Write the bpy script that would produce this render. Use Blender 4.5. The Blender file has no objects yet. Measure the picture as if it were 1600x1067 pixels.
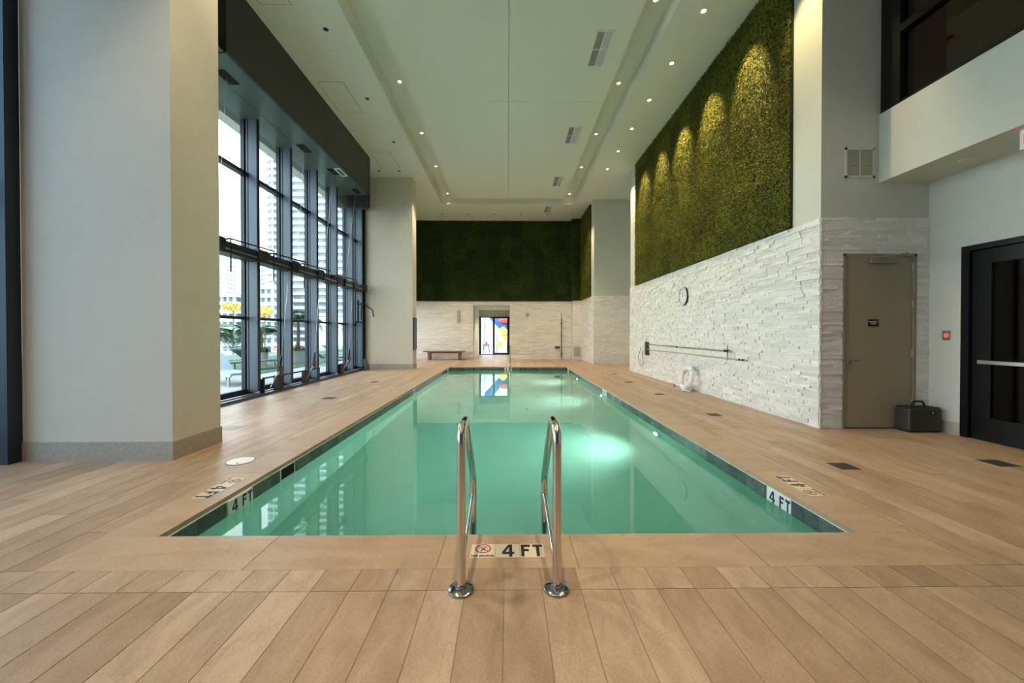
import bpy, bmesh, math, random
import numpy as np
from mathutils import Vector, Matrix
random.seed(7); NR = np.random.RandomState(11)
PI = math.pi
SC = bpy.context.scene
COL = SC.collection

# ------------------------------------------------------------------ camera
cam = bpy.data.cameras.new('camera'); camo = bpy.data.objects.new('camera', cam); COL.objects.link(camo)
camo.location = (0, 0, 1.38)
camo.rotation_euler = (math.radians(90 - 0.5), 0, math.radians(-0.66))
cam.sensor_width = 36; cam.lens = 605 / 1600 * 36; cam.shift_y = -7.72 / 1600
cam.clip_start = 0.05; cam.clip_end = 1500
SC.camera = camo

# ------------------------------------------------------------------ world, exposure
SC.view_settings.view_transform = 'Standard'; SC.view_settings.look = 'None'
SC.view_settings.gamma = 1; SC.view_settings.exposure = 0.8; SC.view_settings.use_curve_mapping = False
W = bpy.data.worlds.new('world'); SC.world = W; W.use_nodes = True
wn = W.node_tree.nodes; wl = W.node_tree.links
bg = wn['Background']
tc = wn.new('ShaderNodeTexCoord'); sp = wn.new('ShaderNodeSeparateXYZ'); rp = wn.new('ShaderNodeValToRGB')
wl.new(tc.outputs['Generated'], sp.inputs[0]); wl.new(sp.outputs['Z'], rp.inputs[0]); wl.new(rp.outputs[0], bg.inputs[0])
rp.color_ramp.elements[0].position = 0.0; rp.color_ramp.elements[0].color = (1.0, 0.99, 0.95, 1)
rp.color_ramp.elements[1].position = 0.9; rp.color_ramp.elements[1].color = (0.50, 0.72, 1.0, 1)
bg.inputs[1].default_value = 3.9

def light(name, kind, loc, energy, color=(1, 1, 1), rot=None, parent=None, aim=None, **kw):
    d = bpy.data.lights.new(name, kind); d.energy = energy; d.color = color
    for k, v in kw.items(): setattr(d, k, v)
    o = bpy.data.objects.new(name, d); COL.objects.link(o); o.location = loc
    if aim is not None:
        o.rotation_euler = (Vector(aim) - Vector(loc)).to_track_quat('-Z', 'Y').to_euler()
    if rot: o.rotation_euler = rot
    if parent is not None:
        o.location = Vector(loc) - WL[parent.name]; o.parent = parent
    return o
def portal(x, y0, y1, z0, z1):
    o = light('window_portal', 'AREA', (x, (y0 + y1) / 2, (z0 + z1) / 2), 1.0, rot=(0, math.radians(-90), 0), shape='RECTANGLE', size=z1 - z0, size_y=y1 - y0)
    o.data.cycles.is_portal = True
portal(-6.0, 6.0, 14.8, 0.05, 6.1)
portal(-6.45, -4.9, 4.1, 0.05, 6.1)
portal(-6.0, 15.5, 20.4, 0.05, 3.0)

# ------------------------------------------------------------------ helpers
WL = {}
class MB:
    def __init__(s): s.v = []; s.f = []
    def add(s, vs, fs):
        o = len(s.v); s.v += [tuple(v) for v in vs]; s.f += [tuple(i + o for i in f) for f in fs]; return s
    def box(s, x0, x1, y0, y1, z0, z1):
        return s.add([(x0,y0,z0),(x1,y0,z0),(x1,y1,z0),(x0,y1,z0),(x0,y0,z1),(x1,y0,z1),(x1,y1,z1),(x0,y1,z1)],
                     [(0,3,2,1),(4,5,6,7),(0,1,5,4),(1,2,6,5),(2,3,7,6),(3,0,4,7)])
    def obox(s, c, ax, ay, az):      # oriented box: centre and three half-vectors
        c = Vector(c); ax, ay, az = Vector(ax), Vector(ay), Vector(az)
        vs = [c + sx*ax + sy*ay + sz*az for sz in (-1,1) for sx, sy in ((-1,-1),(1,-1),(1,1),(-1,1))]
        return s.add(vs, [(0,3,2,1),(4,5,6,7),(0,1,5,4),(1,2,6,5),(2,3,7,6),(3,0,4,7)])
    def tube(s, pts, r, n=10, closed=False, cap=True):
        pts = [Vector(p) for p in pts]; m = len(pts)
        rs = r if isinstance(r, (list, tuple)) else [r] * m
        T = []
        for i in range(m):
            a = pts[(i-1) % m] if (closed or i > 0) else pts[i]; b = pts[(i+1) % m] if (closed or i < m-1) else pts[i]
            T.append((b - a).normalized())
        up = Vector((0,0,1)) if abs(T[0].z) < 0.9 else Vector((0,1,0))
        nrm = T[0].cross(up).normalized(); vs = []
        for i in range(m):
            nrm = (nrm - T[i] * nrm.dot(T[i])).normalized(); bi = T[i].cross(nrm)
            for k in range(n):
                a = 2*PI*k/n; vs.append(pts[i] + (nrm*math.cos(a) + bi*math.sin(a)) * rs[i])
        fs = []
        for i in range(m if closed else m-1):
            j = (i+1) % m
            for k in range(n):
                l = (k+1) % n; fs.append((i*n+k, i*n+l, j*n+l, j*n+k))
        if cap and not closed:
            fs.append(tuple(range(n))[::-1]); fs.append(tuple((m-1)*n+k for k in range(n)))
        return s.add(vs, fs)
    def lathe(s, prof, c=(0,0,0), axis='Z', n=24):   # prof: list of (r, h)
        c = Vector(c); vs = []; fs = []
        for r, h in prof:
            for k in range(n):
                a = 2*PI*k/n; x, y = r*math.cos(a), r*math.sin(a)
                p = {'Z': (x,y,h), 'Y': (x,h,y), 'X': (h,x,y)}[axis]
                vs.append(c + Vector(p))
        m = len(prof)
        for i in range(m-1):
            for k in range(n):
                l = (k+1) % n; fs.append((i*n+k, i*n+l, (i+1)*n+l, (i+1)*n+k))
        if prof[0][0] > 0: fs.append(tuple(range(n))[::-1])
        if prof[-1][0] > 0: fs.append(tuple((m-1)*n+k for k in range(n)))
        return s.add(vs, fs)
    def prism(s, poly, plane, d0, d1):   # poly in 2-D, extruded along the third axis
        def P(a, b, d): return {'XY': (a,b,d), 'XZ': (a,d,b), 'YZ': (d,a,b)}[plane]
        n = len(poly); vs = [P(a,b,d0) for a,b in poly] + [P(a,b,d1) for a,b in poly]
        fs = [tuple(range(n))[::-1], tuple(range(n, 2*n))] + [(i, (i+1)%n, n+(i+1)%n, n+i) for i in range(n)]
        return s.add(vs, fs)
    def sphere(s, c, r, n=16, m=10, sq=(1,1,1)):
        c = Vector(c); vs = []; fs = []
        for i in range(m+1):
            t = PI*i/m
            for k in range(n):
                a = 2*PI*k/n; vs.append(c + Vector((r*sq[0]*math.sin(t)*math.cos(a), r*sq[1]*math.sin(t)*math.sin(a), r*sq[2]*math.cos(t))))
        for i in range(m):
            for k in range(n):
                l = (k+1) % n; fs.append((i*n+k, (i+1)*n+k, (i+1)*n+l, i*n+l))
        return s.add(vs, fs)
    def build(s, name, mat, parent=None, smooth=False, bevel=0, loc=None):
        me = bpy.data.meshes.new(name)
        V = np.array(s.v, dtype=float)
        if parent is not None: base = WL[parent.name]
        elif loc is not None: base = Vector(loc)
        else:
            mn, mx = V.min(0), V.max(0); base = Vector(((mn[0]+mx[0])/2, (mn[1]+mx[1])/2, mn[2]))
        V = V - np.array(base)
        me.from_pydata([tuple(v) for v in V], [], s.f); me.update()
        bm = bmesh.new(); bm.from_mesh(me); bmesh.ops.recalc_face_normals(bm, faces=bm.faces); bm.to_mesh(me); bm.free()
        o = bpy.data.objects.new(name, me); COL.objects.link(o); me.materials.append(mat)
        if parent is not None: o.parent = parent
        else: o.location = base
        WL[o.name] = base
        if smooth:
            for p in me.polygons: p.use_smooth = True
            e = o.modifiers.new('edges', 'EDGE_SPLIT'); e.split_angle = math.radians(40)
        if bevel:
            b = o.modifiers.new('bevel', 'BEVEL'); b.width = bevel; b.segments = 2; b.limit_method = 'ANGLE'
        return o
def tag(o, label=None, cat=None, group=None, kind=None):
    if label: o['label'] = label
    if cat: o['category'] = cat
    if group: o['group'] = group
    if kind: o['kind'] = kind
    return o
def thing(name, label, cat, loc, group=None, kind=None):
    o = bpy.data.objects.new(name, None); COL.objects.link(o); o.location = loc; o.empty_display_size = 0.1
    WL[o.name] = Vector(loc); return tag(o, label, cat, group, kind)
def struct(name, mb, mat, parent=None, label=None, **kw):
    o = mb.build(name, mat, parent, **kw)
    if parent is None: o['kind'] = 'structure'
    if label: o['label'] = label
    return o
def dup(root, loc, label=None, group=None, rotz=None):
    r = root.copy(); COL.objects.link(r); r.location = loc; WL[r.name] = Vector(loc)
    if rotz is not None: r.rotation_euler = (0, 0, rotz)
    if label: r['label'] = label
    if group: r['group'] = group
    for ch in list(root.children):
        c = ch.copy(); COL.objects.link(c); c.parent = r
        for g in list(ch.children):
            d = g.copy(); COL.objects.link(d); d.parent = c
    return r
def B(*a): return MB().box(*a)

# ------------------------------------------------------------------ materials
def lin(r, g, b):
    f = lambda c: (c/255/12.92) if c/255 <= 0.04045 else ((c/255+0.055)/1.055)**2.4
    return (f(r), f(g), f(b), 1)
def nodes(name):
    m = bpy.data.materials.new(name); m.use_nodes = True
    n = m.node_tree.nodes; return m, n, m.node_tree.links, n['Principled BSDF']
def mat(name, rgb, rough=0.5, metal=0.0, var=0.06, scale=6.0, bump=0.0, bscale=60, emit=0, spec=None):
    m, n, l, p = nodes(name)
    c = lin(*rgb)
    t = n.new('ShaderNodeTexCoord'); nz = n.new('ShaderNodeTexNoise'); nz.inputs['Scale'].default_value = scale; nz.inputs['Detail'].default_value = 5
    l.new(t.outputs['Object'], nz.inputs['Vector'])
    r = n.new('ShaderNodeValToRGB')
    r.color_ramp.elements[0].position = 0.3; r.color_ramp.elements[1].position = 0.7
    r.color_ramp.elements[0].color = tuple(x*(1-var) for x in c[:3]) + (1,)
    r.color_ramp.elements[1].color = tuple(min(1, x*(1+var)) for x in c[:3]) + (1,)
    l.new(nz.outputs['Fac'], r.inputs[0]); l.new(r.outputs[0], p.inputs['Base Color'])
    p.inputs['Roughness'].default_value = rough; p.inputs['Metallic'].default_value = metal
    if spec is not None: p.inputs['Specular IOR Level'].default_value = spec
    if bump:
        n2 = n.new('ShaderNodeTexNoise'); n2.inputs['Scale'].default_value = bscale; n2.inputs['Detail'].default_value = 6
        l.new(t.outputs['Object'], n2.inputs['Vector'])
        b = n.new('ShaderNodeBump'); b.inputs['Strength'].default_value = bump; b.inputs['Distance'].default_value = 0.02
        l.new(n2.outputs['Fac'], b.inputs['Height']); l.new(b.outputs[0], p.inputs['Normal'])
    if emit:
        l.new(r.outputs[0], p.inputs['Emission Color']); p.inputs['Emission Strength'].default_value = emit
    return m
def island_mat(name, cols, rough, noise=(3, 3, 3), nfac=0.35, dark=(0.6, 0.5, 0.4), bump=0.2, bscale=40, veins=False, bdist=0.01):
    """colour picked per separate piece, with noise streaks whose place differs per piece"""
    m, n, l, p = nodes(name)
    g = n.new('ShaderNodeNewGeometry'); t = n.new('ShaderNodeTexCoord')
    r = n.new('ShaderNodeValToRGB'); el = r.color_ramp.elements
    while len(el) < len(cols): el.new(0.5)
    for i, c in enumerate(cols):
        el[i].position = i / (len(cols)-1); el[i].color = lin(*c)
    l.new(g.outputs['Random Per Island'], r.inputs[0])
    mp = n.new('ShaderNodeVectorMath'); mp.operation = 'MULTIPLY'; mp.inputs[1].default_value = noise
    l.new(t.outputs['Object'], mp.inputs[0])
    sc = n.new('ShaderNodeMath'); sc.operation = 'MULTIPLY'; sc.inputs[1].default_value = 37.0
    l.new(g.outputs['Random Per Island'], sc.inputs[0])
    ad = n.new('ShaderNodeVectorMath'); ad.operation = 'ADD'; l.new(mp.outputs[0], ad.inputs[0]); l.new(sc.outputs[0], ad.inputs[1])
    nz = n.new('ShaderNodeTexNoise'); nz.inputs['Scale'].default_value = 1.0; nz.inputs['Detail'].default_value = 7; nz.inputs['Roughness'].default_value = 0.6
    nz.inputs['Distortion'].default_value = 0.6
    l.new(ad.outputs[0], nz.inputs['Vector'])
    rr = n.new('ShaderNodeValToRGB'); rr.color_ramp.elements[0].position = 0.36; rr.color_ramp.elements[1].position = 0.62
    rr.color_ramp.elements[0].color = tuple(dark) + (1,); rr.color_ramp.elements[1].color = (1, 1, 1, 1)
    l.new(nz.outputs['Fac'], rr.inputs[0])
    mx = n.new('ShaderNodeMix'); mx.data_type = 'RGBA'; mx.blend_type = 'MULTIPLY'; mx.inputs[0].default_value = nfac
    l.new(r.outputs[0], mx.inputs[6]); l.new(rr.outputs[0], mx.inputs[7])
    out = mx.outputs[2]
    if veins:
        sn = n.new('ShaderNodeTexNoise'); sn.inputs['Scale'].default_value = 95; sn.inputs['Detail'].default_value = 4; sn.inputs['Roughness'].default_value = 0.7
        l.new(t.outputs['Object'], sn.inputs['Vector'])
        sr = n.new('ShaderNodeValToRGB'); sr.color_ramp.elements[0].position = 0.38; sr.color_ramp.elements[1].position = 0.6
        sr.color_ramp.elements[0].color = (0.84, 0.81, 0.78, 1); sr.color_ramp.elements[1].color = (1, 1, 1, 1)
        l.new(sn.outputs['Fac'], sr.inputs[0])
        m3 = n.new('ShaderNodeMix'); m3.data_type = 'RGBA'; m3.blend_type = 'MULTIPLY'; m3.inputs[0].default_value = 1.0
        l.new(out, m3.inputs[6]); l.new(sr.outputs[0], m3.inputs[7]); out = m3.outputs[2]
        v = n.new('ShaderNodeTexNoise'); v.inputs['Scale'].default_value = 0.55; v.inputs['Detail'].default_value = 3
        v.inputs['Distortion'].default_value = 2.5
        l.new(ad.outputs[0], v.inputs['Vector'])
        vr = n.new('ShaderNodeValToRGB'); e = vr.color_ramp.elements
        e[0].position = 0.485; e[0].color = (1,1,1,1); e[1].position = 0.515; e[1].color = (1,1,1,1)
        k = e.new(0.5); k.color = (0.62, 0.52, 0.42, 1)
        l.new(v.outputs['Fac'], vr.inputs[0])
        m2 = n.new('ShaderNodeMix'); m2.data_type = 'RGBA'; m2.blend_type = 'MULTIPLY'; m2.inputs[0].default_value = 0.22
        l.new(out, m2.inputs[6]); l.new(vr.outputs[0], m2.inputs[7]); out = m2.outputs[2]
    l.new(out, p.inputs['Base Color']); p.inputs['Roughness'].default_value = rough
    n2 = n.new('ShaderNodeTexNoise'); n2.inputs['Scale'].default_value = bscale; n2.inputs['Detail'].default_value = 6
    l.new(t.outputs['Object'], n2.inputs['Vector'])
    b = n.new('ShaderNodeBump'); b.inputs['Strength'].default_value = bump; b.inputs['Distance'].default_value = bdist
    l.new(n2.outputs['Fac'], b.inputs['Height']); l.new(b.outputs[0], p.inputs['Normal'])
    return m
def glass_mat(name, tint, refl=1.0):
    m = bpy.data.materials.new(name); m.use_nodes = True; n = m.node_tree.nodes; l = m.node_tree.links
    n.remove(n['Principled BSDF']); o = n['Material Output']
    tr = n.new('ShaderNodeBsdfTransparent'); tr.inputs[0].default_value = tint + (1,)
    gl = n.new('ShaderNodeBsdfGlossy'); gl.inputs['Roughness'].default_value = 0.01; gl.inputs[0].default_value = (refl, refl, refl, 1)
    lw = n.new('ShaderNodeLayerWeight'); lw.inputs['Blend'].default_value = 0.5; mx = n.new('ShaderNodeMixShader')
    pw = n.new('ShaderNodeMath'); pw.operation = 'POWER'; pw.inputs[1].default_value = 5; l.new(lw.outputs['Facing'], pw.inputs[0])
    ma = n.new('ShaderNodeMath'); ma.operation = 'MULTIPLY_ADD'; ma.inputs[1].default_value = 0.9; ma.inputs[2].default_value = 0.04; l.new(pw.outputs[0], ma.inputs[0])
    l.new(ma.outputs[0], mx.inputs[0]); l.new(tr.outputs[0], mx.inputs[1]); l.new(gl.outputs[0], mx.inputs[2]); l.new(mx.outputs[0], o.inputs[0])
    return m
def moss_mat(name, dark, mid, bright, px=1.0):
    m, n, l, p = nodes(name)
    g = n.new('ShaderNodeNewGeometry'); t = n.new('ShaderNodeTexCoord')
    r = n.new('ShaderNodeValToRGB'); el = r.color_ramp.elements; el.new(0.5)
    for i, c in enumerate((dark, mid, bright)): el[i].position = i/2; el[i].color = lin(*c)
    nz = n.new('ShaderNodeTexNoise'); nz.inputs['Scale'].default_value = 0.9; nz.inputs['Detail'].default_value = 2
    l.new(t.outputs['Object'], nz.inputs['Vector'])
    vo = n.new('ShaderNodeTexVoronoi'); vo.distance = 'CHEBYCHEV'; vo.inputs['Scale'].default_value = 1.7; vo.inputs['Randomness'].default_value = 0.35
    l.new(t.outputs['Object'], vo.inputs['Vector'])
    sx = n.new('ShaderNodeSeparateColor'); l.new(vo.outputs['Color'], sx.inputs[0])
    a = n.new('ShaderNodeMath'); a.operation = 'MULTIPLY_ADD'; a.inputs[1].default_value = 0.55; a.inputs[2].default_value = -0.16
    l.new(g.outputs['Random Per Island'], a.inputs[0])
    b = n.new('ShaderNodeMath'); b.operation = 'MULTIPLY_ADD'; b.inputs[1].default_value = 0.30*px; l.new(sx.outputs[0], b.inputs[0]); l.new(a.outputs[0], b.inputs[2])
    c = n.new('ShaderNodeMath'); c.operation = 'MULTIPLY_ADD'; c.inputs[1].default_value = 0.45; l.new(nz.outputs['Fac'], c.inputs[0]); l.new(b.outputs[0], c.inputs[2])
    l.new(c.outputs[0], r.inputs[0]); l.new(r.outputs[0], p.inputs['Base Color'])
    p.inputs['Roughness'].default_value = 0.55; p.inputs['Specular IOR Level'].default_value = 0.3
    return m

M = {}
M['wall'] = mat('painted_plaster', (204, 204, 190), 0.85, var=0.015, bump=0.05, bscale=250)
M['column'] = mat('column_wallcovering', (218, 210, 194), 0.8, var=0.02, bump=0.08, bscale=180)
M['ceil'] = mat('ceiling_paint', (222, 227, 214), 0.9, var=0.01)
M['floor'] = island_mat('sandstone_plank', [(168, 142, 115), (188, 162, 134), (198, 173, 145), (176, 150, 122), (184, 157, 128)], 0.42, noise=(7, 2.6, 3), nfac=0.8, dark=(0.74, 0.68, 0.62), bump=0.12, bscale=60, veins=True)
M['coping'] = island_mat('sandstone_coping', [(184, 157, 127), (194, 168, 138), (188, 162, 132)], 0.42, noise=(2.2, 5, 3), nfac=0.5, dark=(0.7, 0.6, 0.5), bump=0.12, bscale=60, veins=True)
M['grout'] = mat('grout', (150, 124, 96), 0.9)
M['stone'] = island_mat('white_ledger_stone', [(232, 228, 218), (242, 238, 230), (224, 219, 208), (246, 243, 236)], 0.75, noise=(9, 9, 30), nfac=0.4, dark=(0.74, 0.71, 0.68), bump=0.75, bscale=38, bdist=0.012)
M['stonebase'] = mat('stone_mortar', (120, 112, 102), 0.95)
M['base'] = mat('grey_stone_baseboard', (176, 166, 150), 0.6, var=0.12, scale=25)
M['tile'] = island_mat('dark_green_tile', [(84, 98, 90), (100, 114, 106), (72, 86, 80)], 0.25, noise=(30, 30, 30), nfac=0.8, dark=(0.45, 0.5, 0.48), bump=0.1, bscale=50)
M['pool'] = mat('pool_plaster', (190, 222, 208), 0.8, var=0.03, scale=3)
M['black'] = mat('black_panel', (34, 33, 31), 0.35, var=0.08, scale=1.5)
M['frame'] = mat('dark_blue_aluminium', (38, 48, 56), 0.42, metal=0.3, var=0.05)
M['framed'] = mat('dark_sash_aluminium', (26, 34, 42), 0.42, metal=0.3, var=0.05)
M['framel'] = mat('mullion_aluminium', (72, 88, 100), 0.4, metal=0.3, var=0.05)
M['silver'] = mat('silver_metal', (190, 190, 188), 0.3, metal=0.9)
M['chrome'] = mat('polished_steel', (215, 208, 200), 0.12, metal=1.0, var=0.02)
M['flange'] = mat('flange_steel', (150, 155, 155), 0.14, metal=1.0, var=0.02)
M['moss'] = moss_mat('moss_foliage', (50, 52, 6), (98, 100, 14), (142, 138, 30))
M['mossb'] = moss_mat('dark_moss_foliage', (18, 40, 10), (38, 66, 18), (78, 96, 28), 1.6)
M['mossbase'] = mat('moss_backing', (36, 44, 10), 0.95)
M['door'] = mat('taupe_door_paint', (158, 147, 120), 0.5, var=0.02)
M['doorframe'] = mat('taupe_frame_paint', (138, 129, 108), 0.5, var=0.02)
M['white'] = mat('white_enamel', (232, 232, 228), 0.4, var=0.01)
M['offwhite'] = mat('tile_ivory', (214, 198, 172), 0.4, var=0.03)
M['ink'] = mat('black_ink', (28, 27, 25), 0.5)
M['red'] = mat('red_ink', (150, 42, 38), 0.5)
M['dark'] = mat('black_rubber', (22, 22, 22), 0.6)
M['darkmetal'] = mat('black_door_metal', (16, 17, 18), 0.35, metal=0.3)
M['grille'] = mat('dark_grille', (70, 68, 62), 0.6)
M['slot'] = mat('black_void', (8, 8, 8), 0.9)
M['wood'] = mat('teak_wood', (138, 86, 50), 0.45, var=0.25, scale=9)
M['plastic'] = mat('charcoal_plastic', (62, 60, 54), 0.45)
M['brown'] = mat('brown_interior', (96, 72, 48), 0.8)
M['lamp'] = mat('lamp_glow', (255, 215, 165), 0.5, emit=7)
M['poollamp'] = mat('pool_lamp_glow', (235, 255, 248), 0.5, emit=25)
M['redlit'] = mat('red_lit_letters', (230, 60, 50), 0.5, emit=1.2)
M['glass'] = glass_mat('clear_glass', (0.93, 0.97, 0.96))
M['sglass'] = glass_mat('blue_tinted_glass', (0.55, 0.67, 0.76))
M['dglass'] = glass_mat('tinted_glass', (0.55, 0.50, 0.44))
M['tglass'] = mat('teal_reflection_glass', (44, 78, 92), 0.15, var=0.05)  # tinted pane; reflection and dark outdoors are put into its opaque teal
M['pave'] = mat('terrace_paving', (158, 155, 150), 0.8)
M['grass'] = mat('lawn_turf', (58, 88, 48), 0.9, var=0.3, scale=40)
M['tower'] = mat('tower_concrete', (180, 190, 192), 0.8)
M['towerglass'] = mat('tower_glazing', (112, 136, 146), 0.4, var=0.35, scale=0.35)
M['tower2'] = mat('pale_render', (196, 202, 204), 0.8)
M['street'] = mat('city_ground', (160, 160, 156), 0.9, var=0.2, scale=0.1)
M['leaf'] = mat('palm_leaf', (58, 102, 56), 0.5, var=0.4, scale=4)
M['leaf2'] = mat('shrub_leaf', (36, 72, 32), 0.5, var=0.4, scale=8)
M['yleaf'] = mat('yellow_blossom', (205, 180, 90), 0.6, var=0.2, scale=2)
M['trunk'] = mat('palm_trunk', (100, 88, 72), 0.8, var=0.3, scale=10)
M['pot'] = mat('pale_planter', (158, 164, 160), 0.6)
M['canvas'] = mat('grey_sling_fabric', (150, 160, 166), 0.8)
M['canvasd'] = mat('dark_sling_fabric', (60, 76, 84), 0.8)
M['yellow'] = mat('yellow_vinyl', (222, 176, 44), 0.35)
M['blue'] = mat('blue_vinyl', (34, 84, 160), 0.35)
M['redp'] = mat('red_plastic', (205, 62, 48), 0.4)
M['green'] = mat('dark_green_plastic', (30, 66, 60), 0.4)
M['play'] = mat('play_area_white', (200, 202, 202), 0.7)
M['roof'] = mat('pink_roof', (196, 120, 116), 0.8)

def water_mat():
    m = bpy.data.materials.new('pool_water'); m.use_nodes = True; n = m.node_tree.nodes; l = m.node_tree.links
    n.remove(n['Principled BSDF']); o = n['Material Output']
    rf = n.new('ShaderNodeBsdfRefraction'); rf.inputs['Color'].default_value = (0.67, 0.95, 0.89, 1); rf.inputs['Roughness'].default_value = 0; rf.inputs['IOR'].default_value = 1.33
    gl = n.new('ShaderNodeBsdfGlossy'); gl.inputs['Roughness'].default_value = 0.0; gl.inputs[0].default_value = (1, 1, 1, 1)
    fr = n.new('ShaderNodeFresnel'); fr.inputs[0].default_value = 1.33; mx = n.new('ShaderNodeMixShader')
    t = n.new('ShaderNodeTexCoord'); nz = n.new('ShaderNodeTexNoise'); nz.inputs['Scale'].default_value = 2.2; nz.inputs['Detail'].default_value = 3
    l.new(t.outputs['Object'], nz.inputs['Vector'])
    b = n.new('ShaderNodeBump'); b.inputs['Strength'].default_value = 0.014; b.inputs['Distance'].default_value = 0.02
    l.new(nz.outputs['Fac'], b.inputs['Height'])
    for k in (rf, gl, fr): l.new(b.outputs[0], k.inputs['Normal'])
    l.new(fr.outputs[0], mx.inputs[0]); l.new(rf.outputs[0], mx.inputs[1]); l.new(gl.outputs[0], mx.inputs[2]); l.new(mx.outputs[0], o.inputs[0])
    return m
M['water'] = water_mat()

# ------------------------------------------------------------------ floor of sandstone planks
PXL, PXR, PYN, PYF = -2.37, 2.42, 2.643, 15.9       # pool opening
CW = 0.385                                           # coping width
def planks(mb, x0, x1, y0, y1, w=0.207, L=2.45, gap=0.0022, xorg=-0.02):
    i0 = math.floor((x0 - xorg) / w)
    x = xorg + i0*w; k = i0
    while x < x1 - 1e-4:
        a, b = max(x, x0), min(x + w, x1)
        if b - a > 0.01:
            off = ((k * 0.37) % 1.0) * L; y = y0 - off
            while y < y1 - 1e-4:
                c, d = max(y, y0), min(y + L, y1)
                if d - c > 0.01: mb.box(a + gap, b - gap, c + gap, d - gap, -0.02, 0.0)
                y += L
        x += w; k += 1
fl = MB()
XL, XR = -6.3, 6.1
planks(fl, XL, XR, -5.0 + 0.02, 2.07, L=50)
planks(fl, XL, XR, 2.07, 2.262, L=50)
planks(fl, XL, PXL - CW, 2.262, 20.5)
planks(fl, PXR + CW, XR, 2.262, 5.52)
planks(fl, PXR + CW, 4.5, 5.52, 14.2)
planks(fl, PXR + CW, 5.9, 14.2, 17.12)
planks(fl, PXR + CW, 3.84, 17.12, 20.5)
planks(fl, PXL - CW, PXR + CW, PYF + CW, 20.5)
planks(fl, -1.82, 0.13, 20.5, 25.0)
floor = struct('floor', fl, M['floor'])
g = MB()
for r in ((-6.6, PXL - .02, -5, 20.5), (PXR + .02, 6.3, -5, 20.5), (PXL - .02, PXR + .02, -5, PYN - .02), (PXL - .02, PXR + .02, PYF + .02, 20.5), (-1.95, 0.25, 20.5, 25.2)):
    g.box(r[0], r[1], r[2], r[3], -0.0195 - 0.05, -0.003)
o = g.build('grout_bed', M['grout'], floor)

# ------------------------------------------------------------------ swimming pool
pool = thing('swimming_pool', 'long rectangular indoor pool sunk in the sandstone deck, lined with dark green tile', 'swimming pool', (0.02, 9.27, 0))
cp = MB(); g2 = 0.002
def run(a, b, n): return [a + (b - a) * i / n for i in range(n + 1)]
ys = run(PYN, PYF, 11)
for i in range(11):
    cp.box(PXL - CW + g2, PXL + 0.0, ys[i] + g2, ys[i+1] - g2, -0.035, 0.001)
    cp.box(PXR, PXR + CW - g2, ys[i] + g2, ys[i+1] - g2, -0.035, 0.001)
xs = [PXL - CW, -1.55, -0.42, 0.42, 1.55, PXR + CW]
for i in range(5):
    cp.box(xs[i] + g2, xs[i+1] - g2, PYN - CW + g2, PYN, -0.035, 0.001)
    cp.box(xs[i] + g2, xs[i+1] - g2, PYF, PYF + CW - g2, -0.035, 0.001)
cp.build('coping', M['coping'], pool)
tw = 0.152; z0, z1 = -0.165, -0.037
def tiles_y(x, s, y0, y1, skip):
    y = y0; t = MB()
    while y < y1 - 0.01:
        e = min(y + tw, y1)
        if not any(a - 0.01 < (y + e)/2 < b + 0.01 for a, b in skip): t.box(min(x, x + s*0.012), max(x, x + s*0.012), y + .0015, e - .0015, z0, z1)
        elif t.v: t.build('waterline_tile', M['tile'], pool); t = MB()
        y += tw
    t.build('waterline_tile', M['tile'], pool)
skL = [(3.27, 3.58), (4.04, 4.30), (9.62, 9.93), (15.1, 15.4)]; skR = [(3.23, 3.54), (9.40, 9.71), (15.1, 15.4)]
tiles_y(PXL + 0.012, 1, PYN, PYF, skL); tiles_y(PXR - 0.012, -1, PYN, PYF, skR)
for a_, b_, y_ in ((PXL, -0.126, PYF - 0.024), (0.186, PXR, PYF - 0.024), (PXL, PXR, PYN + 0.012)):
    t = MB(); x = a_
    while x < b_ - 0.01:
        e = min(x + tw, b_); t.box(x + .0015, e - .0015, y_, y_ + 0.012, z0, z1); x += tw
    t.build('waterline_tile', M['tile'], pool)
zb = -1.25
bs = MB()
bs.box(PXL - 0.1, PXR + 0.1, PYN - 0.1, PYF + 0.1, zb - 0.1, zb)
bs.box(PXL - 0.1, PXL + 0.012, PYN - 0.1, PYF + 0.1, zb, -0.036)
bs.box(PXR - 0.012, PXR + 0.1, PYN - 0.1, PYF + 0.1, zb, -0.036)
bs.box(PXL, PXR, PYN - 0.1, PYN + 0.012, zb, -0.036)
bs.box(PXL, PXR, PYF - 0.012, PYF + 0.1, zb, -0.036)
bs.build('basin', M['pool'], pool)
st = MB()
for i in range(4): st.box(PXL + 0.012, PXR - 0.012, PYF - 0.012 - 0.32*(i+1), PYF - 0.012 - 0.32*i, zb, -0.38 - 0.24*i)
st.build('entry_step', M['pool'], pool)
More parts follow.
